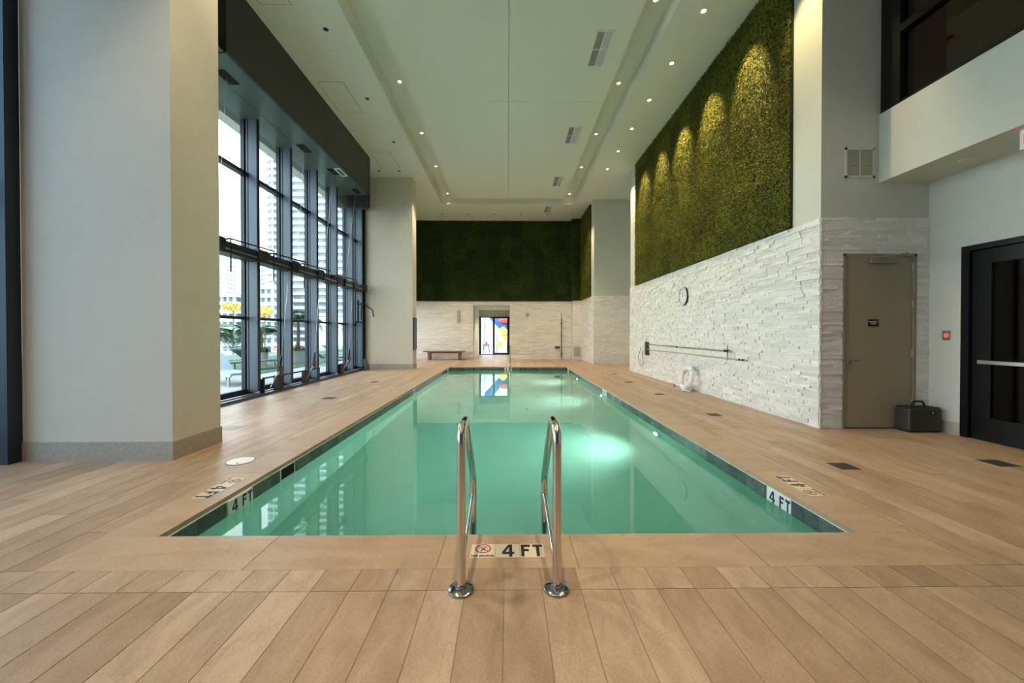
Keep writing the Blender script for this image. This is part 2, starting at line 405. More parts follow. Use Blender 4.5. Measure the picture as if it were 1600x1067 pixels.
# underwater lamps; the middle one is added to brighten the water
for i, y in enumerate((6.18, 9.8, 13.2)):
    for s, xx in ((-1, PXR - 0.012),):
        b = MB().lathe([(0.11, 0), (0.11, s*0.02), (0.085, s*0.03)], (xx, y, -0.48), 'X', 20).build('lamp_ring', M['chrome'], pool, smooth=True)
        MB().lathe([(0.08, 0), (0.075, s*0.035), (0.0, s*0.04)], (xx, y, -0.48), 'X', 20).build('lamp_lens', M['poollamp'], pool, smooth=True)
    light('pool_lamp_light', 'SPOT', (PXR - 0.09, y, -0.48), 110 if i == 0 else 90, (0.85, 1.0, 0.92), parent=pool, aim=(-1.2, y + 0.5, -1.15), spot_size=math.radians(125), spot_blend=0.9, shadow_soft_size=0.07)
for y, z in ((4.93, -0.55), (5.6, -0.75)):  # inlet, then a lower ring that models its reflection as geometry
    MB().lathe([(0.10, 0), (0.10, -0.012), (0.07, -0.02), (0.03, -0.012)], (PXR - 0.012, y, z), 'X', 20).build('inlet_and_reflection', M['pool'], pool, smooth=True)
for y in (3.9, 8.0): MB().lathe([(0.03, 0), (0.03, -0.01)], (PXR - 0.012, y, -0.5), 'X', 12).build('return_jet', M['white'], pool, smooth=True)
MB().box(PXL + 0.012, PXL + 0.014, 4.05, 4.29, -0.16, -0.045).build('skimmer_mouth', M['slot'], pool)
wm = MB(); wm.add([(PXL, PYN, -0.15), (PXR, PYN, -0.15), (PXR, PYF, -0.15), (PXL, PYF, -0.15)], [(0, 1, 2, 3)])
wo = wm.build('pool_water', M['water']); tag(wo, 'still turquoise water filling the long indoor pool', 'water', kind='stuff')

# ------------------------------------------------------------------ lettering helpers
FT = [bpy.data.curves.new('font_probe', 'FONT').font]
def letters(s, size, mat_, parent, origin, u, v, name='lettering', offset=0.0, depth=0.0006, sx=1.0, align='CENTER'):
    """u: reading direction, v: up direction of the letters"""
    c = bpy.data.curves.new('txt', 'FONT'); c.body = s; c.size = size; c.align_x = align; c.align_y = 'CENTER'; c.extrude = depth; c.offset = offset; c.resolution_u = 3
    o = bpy.data.objects.new('txt', c); COL.objects.link(o)
    dg = bpy.context.evaluated_depsgraph_get(); me = bpy.data.meshes.new_from_object(o.evaluated_get(dg))
    COL.objects.unlink(o); bpy.data.objects.remove(o); bpy.data.curves.remove(c)
    U = Vector(u).normalized(); V = Vector(v).normalized(); N = U.cross(V)
    base = WL[parent.name]
    for vt in me.vertices:
        vt.co = Vector(origin) + U*vt.co.x*sx + V*vt.co.y + N*vt.co.z - base
    me.materials.clear(); me.materials.append(mat_)
    ob = bpy.data.objects.new(name, me); COL.objects.link(ob); ob.parent = parent; WL[ob.name] = base
    return ob
def local_prism(mb, poly, org, U, V, d0, d1):
    N = U.cross(V); n = len(poly)
    vs = [org + U*a + V*b + N*d0 for a, b in poly] + [org + U*a + V*b + N*d1 for a, b in poly]
    mb.add(vs, [tuple(range(n))[::-1], tuple(range(n, 2*n))] + [(i, (i+1) % n, n + (i+1) % n, n + i) for i in range(n)])
def bar2(mb, a, b, w, org, U, V, d0, d1):
    a = Vector(a); b = Vector(b); d = (b - a).normalized(); p = Vector((-d.y, d.x)) * w / 2
    local_prism(mb, [tuple(a - p), tuple(b - p), tuple(b + p), tuple(a + p)], org, U, V, d0, d1)
GLY = {'4': [[(0.02,0.30),(0.46,1.0),(0.68,1.0),(0.68,0.0),(0.46,0.0),(0.46,0.22),(0.02,0.22)], ],
       'F': [[(0.0,0.0),(0.22,0.0),(0.22,1.0),(0.0,1.0)], [(0.22,0.80),(0.66,0.80),(0.66,1.0),(0.22,1.0)], [(0.22,0.43),(0.56,0.43),(0.56,0.61),(0.22,0.61)]],
       'T': [[(0.25,0.0),(0.47,0.0),(0.47,0.80),(0.25,0.80)], [(0.0,0.80),(0.72,0.80),(0.72,1.0),(0.0,1.0)]]}
GLY['4'] = [[(0.48,0.0),(0.70,0.0),(0.70,1.0),(0.48,1.0)], [(0.0,0.22),(0.48,0.22),(0.48,0.38),(0.0,0.38)], [(0.70,0.22),(0.84,0.22),(0.84,0.38),(0.70,0.38)], [(0.0,0.38),(0.20,0.38),(0.48,0.78),(0.48,1.0),(0.42,1.0)]]
def glyph(ch, h, w, parent, org, U, V, d):
    m = MB(); wd_ = 0.84 if ch == '4' else (0.72 if ch == 'T' else 0.66)
    for p in GLY[ch]: local_prism(m, [((a - wd_/2)*w, (b - 0.5)*h) for a, b in p], org, U, V, d, d + 0.0012)
    return m.build('numeral' if ch == '4' else 'letter', M['ink'], parent)
def depth_marker(org, u, v, label, z, tile='offwhite', nodive=True, size=0.152):
    U = Vector(u); V = Vector(v); N = U.cross(V)
    org = Vector(org); r = thing('depth_marker', label, 'depth marker', org, 'pool depth markers')
    k = 3 if nodive else 2; w = size
    for i in range(k):
        c = (i - (k-1)/2) * (w + 0.003); m = MB()
        local_prism(m, [(c - w/2, -w/2), (c + w/2, -w/2), (c + w/2, w/2), (c - w/2, w/2)], org, U, V, 0.0, 0.003)
        m.build('tile', M[tile], r)
    cx = [(i - (k-1)/2) * (w + 0.003) for i in range(k)]
    h = 0.0036
    glyph('4', 0.135, 0.090, r, org + U*(cx[k-2] + 0.004), U, V, 0.003)
    glyph('F', 0.130, 0.088, r, org + U*(cx[k-1] - 0.040), U, V, 0.003)
    glyph('T', 0.130, 0.088, r, org + U*(cx[k-1] + 0.036), U, V, 0.003)
    if nodive:
        c = org + U*cx[0] + V*0.022; s = MB()
        R0, R1 = 0.042, 0.050; n = 32
        for i in range(n):
            a0, a1 = 2*PI*i/n, 2*PI*(i+1)/n
            local_prism(s, [(R0*math.cos(a0), R0*math.sin(a0)), (R1*math.cos(a0), R1*math.sin(a0)), (R1*math.cos(a1), R1*math.sin(a1)), (R0*math.cos(a1), R0*math.sin(a1))], c, U, V, 0.003, 0.0042)
        bar2(s, (-0.031, 0.031), (0.031, -0.031), 0.006, c, U, V, 0.003, 0.0044)
        s.build('prohibition_ring', M['red'], r)
        s = MB()
        bar2(s, (-0.012, -0.022), (0.008, 0.010), 0.009, c, U, V, 0.003, 0.004)
        bar2(s, (0.008, 0.010), (0.024, 0.024), 0.005, c, U, V, 0.003, 0.004)
        bar2(s, (-0.012, -0.022), (-0.012, -0.034), 0.005, c, U, V, 0.003, 0.004)
        bar2(s, (0.0, 0.0), (0.010, -0.022), 0.005, c, U, V, 0.003, 0.004)
        for q in (-1, 1): bar2(s, (q*0.012, 0.002), (q*0.036, 0.002), 0.002, c, U, V, 0.003, 0.004)
        bar2(s, (-0.014, 0.030), (0.014, 0.030), 0.003, c, U, V, 0.003, 0.004)
        s.build('diver_symbol', M['ink'], r)
        letters('NO DIVING', 0.0268, M['ink'], r, org + U*cx[0] - V*0.058 + N*h, U, V, offset=0.0008)
    return r
depth_marker((0.0, 2.44, 0.001), (1, 0, 0), (0, 1, 0), 'ivory NO DIVING and 4 FT tiles set in the near coping between the ladder rails', 0)
depth_marker((-2.565, 3.47, 0.001), (0, -1, 0), (1, 0, 0), 'NO DIVING and 4 FT tiles set in the left coping, near the round skimmer lid', 0)
depth_marker((2.635, 3.46, 0.001), (0, 1, 0), (-1, 0, 0), 'NO DIVING and 4 FT tiles set in the right coping', 0)
s_ = 0.15
def wall_marker(org, u, label):
    U = Vector(u); V = Vector((0,0,1)); N = U.cross(V); org = Vector(org)
    r = thing('depth_marker', label, 'depth marker', org, 'pool depth markers')
    for c in (-0.078, 0.078):
        m = MB(); local_prism(m, [(c - .076, -.064), (c + .076, -.064), (c + .076, .064), (c - .076, .064)], org, U, V, 0.0, 0.014); m.build('tile', M['white'], r)
    glyph('4', 0.105, 0.085, r, org - U*0.078, U, V, 0.014)
    glyph('F', 0.102, 0.080, r, org + U*0.042, U, V, 0.014)
    glyph('T', 0.102, 0.080, r, org + U*0.116, U, V, 0.014)
wz = -0.101
wall_marker((PXL + 0.012, 3.425, wz), (0, 1, 0), 'white 4 FT tiles at the waterline of the left pool wall, nearest to the ladder')
wall_marker((PXR - 0.012, 3.385, wz), (0, -1, 0), 'white 4 FT tiles at the waterline of the right pool wall, nearest to the ladder')
wall_marker((PXL + 0.012, 9.775, wz), (0, 1, 0), 'white 4 FT tiles at the waterline halfway along the left pool wall')
wall_marker((PXR - 0.012, 9.555, wz), (0, -1, 0), 'white 4 FT tiles at the waterline halfway along the right pool wall')
wall_marker((PXL + 0.012, 15.25, wz), (0, 1, 0), 'white 4 FT tiles at the far end of the left pool wall')
wall_marker((PXR - 0.012, 15.25, wz), (0, -1, 0), 'white 4 FT tiles at the far end of the right pool wall')
wall_marker((0.03, PYF - 0.012, wz), (1, 0, 0), 'white 4 FT tiles in the middle of the far pool wall')

# ------------------------------------------------------------------ pool ladder rails
def smooth_path(P, rad, n=7):
    P = [Vector(p) for p in P]; out = [P[0]]
    for i in range(1, len(P) - 1):
        a, b, c = P[i-1], P[i], P[i+1]; r = rad[i-1] if isinstance(rad, (list, tuple)) else rad
        d1 = (a - b).normalized(); d2 = (c - b).normalized(); ang = d1.angle(d2)
        tl = min(r / math.tan(ang/2), (a-b).length*0.49, (c-b).length*0.49)
        s = b + d1*tl; e = b + d2*tl
        for k in range(n + 1):
            q = k / n; out.append(s*(1-q)**2 + b*2*q*(1-q) + e*q*q)
    out.append(P[-1]); return out
def ladder_rail(x, label):
    r = thing('pool_handrail', label, 'handrail', (x, 2.07, 0), 'pool ladder handrails')
    path = smooth_path([(x, 2.07, 0.0), (x, 2.07, 0.872), (x, 2.30, 0.872), (x, 2.79, 0.34), (x, 2.79, -1.0)], [0.09, 0.13, 0.12])
    MB().tube(path, 0.024, 18).build('rail_tube', M['chrome'], r, smooth=True)
    MB().tube([(x, 2.79, 0.225), (x, 2.085, 0.10)], 0.013, 12).build('brace', M['chrome'], r, smooth=True)
    MB().tube([(x, 2.79, 0.19), (x, 2.79, 0.25)], 0.026, 18).build('collar', M['chrome'], r, smooth=True)
    MB().lathe([(0.070, 0.0), (0.070, 0.009), (0.066, 0.013), (0.040, 0.016), (0.031, 0.018), (0.029, 0.034)], (x, 2.07, 0.001), 'Z', 36).build('base_flange', M['flange'], r, smooth=True)
    fm = MB()
    for k in range(40):
        a = -PI/2 + (k - 19.5) * 0.028
        if k % 7 == 6: continue
        fm.box(x + 0.066*math.cos(a) - 0.0011, x + 0.066*math.cos(a) + 0.0011, 2.07 + 0.066*math.sin(a) - 0.001, 2.07 + 0.066*math.sin(a) + 0.001, 0.012, 0.0142)
    fm.build('engraved_text', M['white'], r)
ladder_rail(-0.248, 'polished steel pool ladder handrail, left of the pair')
ladder_rail(0.265, 'polished steel pool ladder handrail, right of the pair')
lt = thing('pool_ladder_steps', 'steel ladder treads under water between the two handrails', 'ladder', (0.008, 2.79, -0.95))
for z in (-0.35, -0.65, -0.92): MB().box(-0.224, 0.241, 2.75, 2.83, z - 0.02, z).build('tread', M['chrome'], lt)
# far stair rail
r = thing('stair_handrail', 'thin steel stair handrail standing at the far end of the pool', 'handrail', (0.10, 16.2, 0))
MB().tube(smooth_path([(0.10, 16.2, 0.0), (0.10, 16.2, 0.92), (0.10, 15.7, 0.92), (0.10, 14.9, 0.20), (0.10, 14.75, 0.20), (0.10, 14.75, -1.10)], [0.12, 0.15, 0.05, 0.04]), 0.024, 12).build('rail_tube', M['chrome'], r, smooth=True)
MB().lathe([(0.06, 0), (0.06, 0.012), (0.03, 0.025)], (0.10, 16.2, 0.001), 'Z', 20).build('base_flange', M['flange'], r, smooth=True)

# ------------------------------------------------------------------ shell: walls
H = 7.3
M['panel'] = mat('bounce_cutting_brown', (132, 118, 98), 0.6)  # unseen wall behind the camera, browned to cut bounce onto facing surfaces
o = struct('wall_near', B(-6.6, 6.4, -5.3, -5.0, 0, H), M['panel'])
wb = MB()
wb.box(-6.2, -1.82, 20.5, 20.8, -0.05, H).box(0.13, 4.2, 20.5, 20.8, -0.05, H).box(-1.82, 0.13, 20.5, 20.8, 2.85, H)
wb.box(3.38, 3.90, 20.1, 20.5, -0.003, H)
wall_back = struct('wall_back', wb, M['wall'])
nw = MB()
nw.box(-2.02, -1.82, 20.8, 25.0, -0.05, 2.95).box(0.13, 0.33, 20.8, 25.0, -0.05, 2.95).box(-2.02, 0.33, 20.8, 25.2, 2.85, 3.0).box(-1.82, 0.13, 25.0, 25.15, 2.43, 2.85)
struct('wall_niche', nw, M['wall'])
wr = MB(); wr.box(4.52, 4.85, 5.80, 14.2, -0.05, H)
wall_right = struct('wall_right', wr, M['wall'])
wf = MB(); wf.box(5.9, 6.1, 14.0, 17.3, -0.05, H).box(4.85, 6.1, 13.9, 14.1, -0.05, H).box(3.84, 5.9, 17.15, 17.4, -0.05, H).box(3.84, 4.1, 17.4, 20.5, -0.05, H)
wall_fr = struct('wall_far_right', wf, M['wall'])
wd = MB(); wd.box(4.52 + 0.33, 6.4, 5.62, 5.8, 2.53, H).box(4.85, 4.842 + 0.02, 5.62, 5.8, 0, 2.53)
wd = MB(); wd.box(4.52, 4.836, 5.55, 5.80, -0.05, H).box(5.908, 6.4, 5.55, 5.80, -0.05, H).box(4.836, 5.908, 5.55, 5.80, 2.53, H)
wall_door = struct('wall_door', wd, M['wall'])
ws = MB(); ws.box(6.1, 6.3, 5.12, 5.55, -0.05, 3.55).box(6.1, 6.3, 3.10, 5.12, 2.53, 3.55).box(6.1, 6.3, -5.0, 3.10, -0.05, 3.55)
wall_side = struct('wall_side', ws, M['wall'])
bl = MB(); bl.box(5.36, 9.4, -5.0, 5.55, 3.55, 4.53)
struct('wall_balcony', bl, M['wall'])
# brown rooms behind the dark glass
vb = MB(); vb.box(8.4, 8.6, 2.3, 5.5, 0, 3.5).box(6.3, 8.6, 5.3, 5.5, 0, 3.5).box(6.3, 8.6, 2.1, 2.3, 0, 3.5).box(6.3, 8.6, 2.1, 5.5, -0.1, -0.003)
struct('wall_vestibule', vb, M['brown'])
mz = MB(); mz.box(8.3, 8.5, -4.9, 5.5, 4.53, 7.25).box(5.7, 8.5, 5.4, 5.54, 4.53, 7.25)
struct('wall_mezzanine', mz, M['brown'])
struct('ceiling_mezzanine', B(5.36, 8.5, -4.9, 5.54, 7.1, 7.28), M['brown'])
# mezzanine window
w = thing('window_3', 'long dark window of the upper gallery above the white balcony wall', 'window', (5.42, 0, 4.53), kind='structure')
B(5.37, 5.50, 5.27, 5.37 + 0.17, 4.531, 7.1).build('jamb', M['darkmetal'], w)
B(5.37, 5.50, -4.8, 5.27, 4.531, 4.57).build('sill', M['darkmetal'], w)
B(5.37, 5.50, -4.8, 5.27, 5.50, 5.60).build('transom', M['darkmetal'], w)
B(5.37, 5.50, 1.2, 1.3, 4.53, 7.1).build('mullion', M['darkmetal'], w)
B(5.425, 5.435, -4.8, 5.27, 4.57, 5.50).build('pane', M['dglass'], w)
B(5.425, 5.435, -4.8, 5.27, 5.60, 7.1).build('pane', M['dglass'], w)

# ------------------------------------------------------------------ ceiling with recessed light channel
OX0, OX1, OY0, OY1 = -3.03, 3.07, -3.0, 17.8; IX0, IX1, IY0, IY1 = -2.42, 2.47, -2.4, 17.1
ce = MB()
ce.box(-6.4, OX0, -5.2, 20.7, H, 7.9).box(OX1, 6.3, -5.2, 20.7, H, 7.9).box(OX0, OX1, -5.2, OY0, H, 7.9).box(OX0, OX1, OY1, 20.7, H, 7.9)
ce.box(OX0, OX1, OY0, OY1, 7.68, 7.9)
gx = 0.004
for a, b in ((IX0, 0.03), (0.03, IX1)):
    for c, d in ((IY0, 2.6), (2.6, 9.95), (9.95, IY1)):
        ce.box(a + (gx if a > -1 else 0), b - (gx if b < 1 else 0), c + (gx if c > -1 else 0), d - (gx if d < 16 else 0), H, 7.69)
struct('ceiling', ce, M['ceil'])

# ------------------------------------------------------------------ columns
def column(x0, x1, y0, y1, zb_, label):
    c = struct('column', B(x0, x1, y0, y1, -0.003, H), M['column'], label=label)
    e = 0.012; m = MB()
    m.box(x0, x1 + e, y0 - e, y0, 0, zb_).box(x1, x1 + e, y0, y1 + e, 0, zb_)
    m.build('baseboard', M['base'], c); return c
column(-5.23, -3.63, 4.23, 4.93, 0.205, 'wide plastered column at the near left, beside the window wall')
column(-5.45, -3.62, 14.82, 15.42, 0.20, 'wide plastered column at the far end of the window wall')
p = thing('wall_screen', 'blue-grey louvred panel on the side of the far left column', 'panel', (-3.6, 15.1, 0.74))
B(-3.62, -3.59, 14.86, 15.38, 0.735, 1.975).build('panel_frame', M['frame'], p)
m = MB()
for k in range(14): m.box(-3.59, -3.58, 14.90, 15.34, 0.78 + k*0.084, 0.83 + k*0.084)
m.build('louvre', M['framel'], p)

# ------------------------------------------------------------------ ledger stone cladding
def ledger(mb, org, U, N, width, height, holes=(), seed=1, rowh=(0.035, 0.062), plen=(0.10, 0.42), dep=(0.010, 0.034)):
    rnd = random.Random(seed); org = Vector(org); U = Vector(U); N = Vector(N); V = Vector((0, 0, 1)); z = 0
    while z < height - 0.005:
        h = min(rnd.uniform(*rowh), height - z)
        if height - z - h < 0.02: h = height - z
        segs = [(0, width)]
        for (a, b, c, d) in holes:
            if z + h/2 > c and z + h/2 < d:
                ns = []
                for s, e in segs:
                    if b <= s or a >= e: ns.append((s, e)); continue
                    if a > s: ns.append((s, a))
                    if b < e: ns.append((b, e))
                segs = ns
        for s, e in segs:
            u = s
            while u < e - 1e-4:
                L = rnd.uniform(*plen)
                if e - u - L < 0.08: L = e - u
                gp = 0.0012; D = rnd.uniform(*dep)
                a0, a1, b0, b1 = u + gp, u + L - gp, z + gp*0.6, z + h - gp*0.6
                f = [org + U*a + V*b + N*max(0.006, D + rnd.uniform(-0.004, 0.004)) for a, b in ((a0, b0), (a1, b0), (a1, b1), (a0, b1))]
                k = [org + U*a + V*b - N*0.002 for a, b in ((a0, b0), (a1, b0), (a1, b1), (a0, b1))]
                mb.add(k + f, [(4,5,6,7), (0,1,5,4), (1,2,6,5), (2,3,7,6), (3,0,4,7)])
                u += L
        z += h
SH = 3.04
def clad(name_label, parts_, parent):
    m = MB()
    for a in parts_: ledger(m, *a[0], **a[1])
    o = m.build('stone_cladding', M['stone'], parent); return o
clad('', [(((4.52, 5.52, 0), (0, 1, 0), (-1, 0, 0), 8.68, SH), dict(seed=3))], wall_right)
MB().box(4.515, 4.52, 5.55, 14.2, 0, SH).build('mortar', M['stonebase'], wall_right)
clad('', [(((4.49, 5.55, 0), (1, 0, 0), (0, -1, 0), 1.66, SH), dict(seed=4, holes=[(0.346, 1.418, -0.1, 2.53)], dep=(0.008, 0.022)))], wall_door)
clad('', [(((-6.2, 20.5, 0), (1, 0, 0), (0, -1, 0), 9.58, SH + 0.02), dict(seed=5, holes=[(4.38, 6.33, -1, 2.85)], rowh=(0.05, 0.08), plen=(0.2, 0.6))),
          (((3.38, 20.1, 0), (1, 0, 0), (0, -1, 0), 0.50, SH + 0.02), dict(seed=6, rowh=(0.05, 0.08), plen=(0.2, 0.5)))], wall_back)
clad('', [(((3.84, 17.13, 0), (0, 1, 0), (-1, 0, 0), 2.97, SH + 0.02), dict(seed=8, rowh=(0.05, 0.08), plen=(0.2, 0.5))),
          (((3.81, 17.15, 0), (1, 0, 0), (0, -1, 0), 2.09, SH), dict(seed=9, rowh=(0.05, 0.08), plen=(0.2, 0.5)))], wall_fr)
# baseboard of the side wall
struct('baseboard_side', B(6.085, 6.1, 5.12, 5.53, 0, 0.17), M['base'])

# ------------------------------------------------------------------ moss walls
def moss(label, org, U, N, width, height, n, leaf, mat_, seed, bulge=0.03, name='moss_wall'):
    R = np.random.RandomState(seed); org = np.array(org, float); U = np.array(U, float); N = np.array(N, float); V = np.array([0, 0, 1.0])
    root = thing(name, label, 'moss wall', tuple(org))
    m = MB()
    a = Vector(org); 
    vs = []
    for d in (0.0, 0.035):
        for uu, vv in ((0, 0), (width, 0), (width, height), (0, height)): vs.append(tuple(org + U*uu + V*vv + N*d))
    m.add(vs, [(0,1,2,3), (4,5,6,7), (0,1,5,4), (1,2,6,5), (2,3,7,6), (3,0,4,7)])
    m.build('backing', M['mossbase'], root)
    u = R.uniform(0, width, n); v = R.uniform(0, height, n)
    lump = 0.5 + 0.5*np.sin(u*23 + 3*np.sin(v*17))*np.sin(v*21 + 2*np.sin(u*13))
    d = 0.035 + bulge*(0.4*lump + R.uniform(0, 1, n))
    C = org + np.outer(u, U) + np.outer(v, V) + np.outer(d, N)
    nrm = np.outer(np.ones(n), N) + R.normal(0, 0.55, (n, 3)); nrm /= np.linalg.norm(nrm, axis=1)[:, None]
    tt = R.normal(0, 1, (n, 3)); tt -= nrm * np.sum(tt*nrm, axis=1)[:, None]; tt /= np.linalg.norm(tt, axis=1)[:, None]
    bb = np.cross(nrm, tt); L = (leaf*R.uniform(0.6, 1.3, n))[:, None]
    vv = np.stack([C - tt*L, C + bb*L*0.55, C + tt*L, C - bb*L*0.55], axis=1).reshape(-1, 3) - org
    me = bpy.data.meshes.new('foliage'); me.vertices.add(4*n); me.vertices.foreach_set('co', vv.ravel().astype('f'))
    me.loops.add(4*n); me.loops.foreach_set('vertex_index', np.arange(4*n, dtype='i')); me.polygons.add(n)
    me.polygons.foreach_set('loop_start', np.arange(0, 4*n, 4, dtype='i')); me.update(calc_edges=True); me.validate()
    me.materials.append(mat_)
    o = bpy.data.objects.new('foliage', me); COL.objects.link(o); o.parent = root; WL[o.name] = Vector(org); return root
moss('large green moss panel filling the upper right wall, lit by yellow ceiling spots', (4.52, 6.10, SH + 0.01), (0, 1, 0), (-1, 0, 0), 7.45, H - SH - 0.03, 190000, 0.0145, M['moss'], 5)
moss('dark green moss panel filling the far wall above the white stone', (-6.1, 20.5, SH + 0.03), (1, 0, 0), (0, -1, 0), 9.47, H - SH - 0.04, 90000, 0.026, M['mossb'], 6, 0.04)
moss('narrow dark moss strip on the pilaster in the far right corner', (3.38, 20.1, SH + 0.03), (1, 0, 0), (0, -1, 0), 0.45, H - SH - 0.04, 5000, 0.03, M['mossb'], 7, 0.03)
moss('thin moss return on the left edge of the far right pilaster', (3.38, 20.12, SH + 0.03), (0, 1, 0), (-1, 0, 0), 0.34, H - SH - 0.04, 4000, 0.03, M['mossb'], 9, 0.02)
moss('tall moss panel on the short side wall beside the far stone pier', (3.84, 17.75, SH + 0.03), (0, 1, 0), (-1, 0, 0), 2.32, H - SH - 0.04, 15000, 0.03, M['moss'], 8, 0.03)

# ------------------------------------------------------------------ window wall
win = thing('window_1', 'tall dark-framed glass window wall beside the pool deck', 'window', (-5.7, 10.5, 0), kind='structure')
MY = [7.28, 8.60, 9.90, 11.24, 12.52, 13.79, 14.70]; MY0 = 5.97
GZ = 6.12
allm = [MY0] + MY
for y in allm:
    m = MB().box(-5.63, -5.45, y - 0.085, y, 0.10, 6.03)
    b = m.build('mullion', M['framel'], win)
    B(-5.462, -5.448, y - 0.09, y + 0.003, 0.10, 6.03).build('mullion_cap', M['frame'], b)
    B(-5.80, -5.72, y - 0.10, y + 0.05, 0.10, 6.03).build('sash_frame', M['frame'], b); B(-5.72, -5.63, y - 0.07, y + 0.02, 0.10, 6.03).build('sash_frame', M['framed'], b); B(-5.69, -5.66, y - 0.08, y + 0.03, 0.10, 6.03).build('sash_bead', M['framel'], b)
for i in range(len(allm) - 1):
    a, b = allm[i] + 0.05, allm[i+1] - 0.10
    for z0, z1 in ((0.16, 1.68), (1.74, 2.98), (3.14, 4.80), (4.86, 6.03)):
        B(-5.775, -5.765, a, b, z0, z1).build('pane', M['glass'], win)
    for z0, z1, x1 in ((1.68, 1.74, -5.70), (4.80, 4.88, -5.66), (2.96, 3.16, -5.66)):
        B(-5.80, x1, a, b, z0, z1).build('transom', M['frame'], win)
MB().box(-5.60, -5.38, MY0 - 0.1, 14.72, 2.93, 3.15).build('lifting_beam', M['frame'], win)
B(-5.385, -5.37, MY0 - 0.1, 14.72, 2.99, 3.02).build('beam_track', M['silver'], win)
for y in MY:
    B(-5.62, -5.34, y - 0.22, y + 0.12, 2.95, 3.19).build('beam_bracket', M['frame'], win)
MB().box(-5.82, -5.70, MY0 - 0.1, 14.80, -0.003, 0.16).box(-5.70, -5.36, MY0 - 0.1, 14.80, -0.003, 0.055).build('sill', M['frame'], win)
B(-5.56, -5.50, MY0 - 0.1, 14.80, 0.055, 0.075).build('sill_track', M['silver'], win)
B(-5.38, -5.34, MY0 - 0.1, 14.80, -0.003, 0.035).build('sill_nosing', M['framel'], win)
B(-5.82, -5.40, 14.72, 14.82, 0, 6.03).build('end_jamb', M['frame'], win)
MB().box(-5.43, -5.40, 8.62, 11.22, 0.36, 0.395).build('guard_bar', M['frame'], win)
MB().box(-5.43, -5.40, 12.55, 13.3, 0.36, 0.395).build('guard_bar', M['frame'], win)
for y in (8.64, 9.15, 10.40, 11.17, 12.60):
    wd_ = 0.24 if y in (9.15, 10.40, 12.60) else 0.05
    B(-5.50, -5.41, y, y + wd_, 0.05, 0.36).build('guard_post', M['frame'], win)
# black bulkhead over the windows
bk = thing('bulkhead', 'long black boxed bulkhead hanging from the ceiling above the window wall', 'bulkhead', (-5.2, 9.9, 5.6), kind='structure')
bx = MB(); bx.box(-4.70, -4.65, 6.53, 10.003, 6.03, H).box(-4.70, -4.65, 10.013, 13.2, 6.03, H)
bx.box(-5.9, -4.65, 6.50, 6.53, 6.03, H).box(-5.9, -4.65, 13.17, 13.2, 5.62, H)
bx.build('fascia', M['black'], bk)
M['soffit'] = mat('dark_green_grey_soffit', (84, 96, 90), 0.3, var=0.12, scale=1.2)
B(-5.24, -4.70, 5.9, 13.2, 6.03, 6.06).build('soffit_panel', M['soffit'], bk)
B(-5.80, -5.25, 5.9, 14.8, 6.03, 6.06).build('soffit_panel', M['soffit'], bk)
B(-6.0, -5.8, 4.0, 14.85, 6.03, H).build('head_panel', M['black'], bk)
struct('wall_window_head', B(-6.3, -6.0, 4.1, 20.6, 6.05, H), M['wall'])
SG = [(-5.1, 7.13), (-5.12, 9.85), (-5.02, 11.25), (-4.95, 12.75)]
for x, y in SG:
    b = B(x - 0.09, x + 0.09, y - 0.20, y + 0.20, 6.015, 6.03).build('pulley_slot', M['slot'], bk)
f = MB(); f.box(-4.90, -4.72, 11.00, 11.04, 6.01, 6.03).box(-4.90, -4.72, 11.50, 11.54, 6.01, 6.03).box(-4.90, -4.87, 11.04, 11.5, 6.01, 6.03).box(-4.75, -4.72, 11.04, 11.5, 6.01, 6.03)
f.build('access_frame', M['white'], bk)
# lifting cables
cz = [('nearest to the near column', -5.1, 7.13), ('second from the near column', -5.12, 9.85), ('third from the near column', -5.02, 11.25), ('nearest to the far column', -4.95, 12.75)]
for lab, x, y in cz:
    c = thing('lifting_cable', 'steel cable from black bulkhead to window beam, ' + lab, 'cable', (x, y, 3.1), 'window lifting cables')
    MB().tube([(x, y, 6.02), (-5.36, y + 0.1, 3.16)], 0.004, 6).build('wire', M['silver'], c)
    B(-5.40, -5.33, y + 0.07, y + 0.13, 2.92, 3.17).build('cable_clamp', M['frame'], c)
for lab, y in (('second', 9.05), ('third', 10.62), ('fourth', 12.95)):
    c = thing('pulley_block', 'brown and black rope pulley hanging low in the %s window bay' % lab, 'pulley', (-5.25, y, 0.5), 'rope pulleys at the window')
    MB().tube([(-5.37, y + 0.55, 2.92), (-5.28, y + 0.05, 0.85)], 0.007, 6).build('rope', M['silver'], c)
    MB().tube([(-5.28, y + 0.05, 0.85), (-5.27, y, 0.72), (-5.27, y - 0.03, 0.60)], [0.02, 0.03, 0.02], 10).build('swivel', M['dark'], c, smooth=True)
    MB().lathe([(0.055, -0.025), (0.075, -0.018), (0.06, 0), (0.075, 0.018), (0.055, 0.025)], (-5.27, y, 0.55), 'X', 18).build('sheave', M['brown'], c, smooth=True)
    MB().tube([(-5.27, y - 0.05, 0.56), (-5.28, y + 0.02, 0.43), (-5.30, y + 0.12, 0.44), (-5.31, y + 0.18, 0.47)], 0.012, 8).build('hook', M['dark'], c, smooth=True)
    MB().tube([(-5.28, y - 0.02, 0.5), (-5.34, y - 0.10, 0.36), (-5.42, y - 0.14, 0.14)], 0.007, 6).build('rope_tail', M['silver'], c)
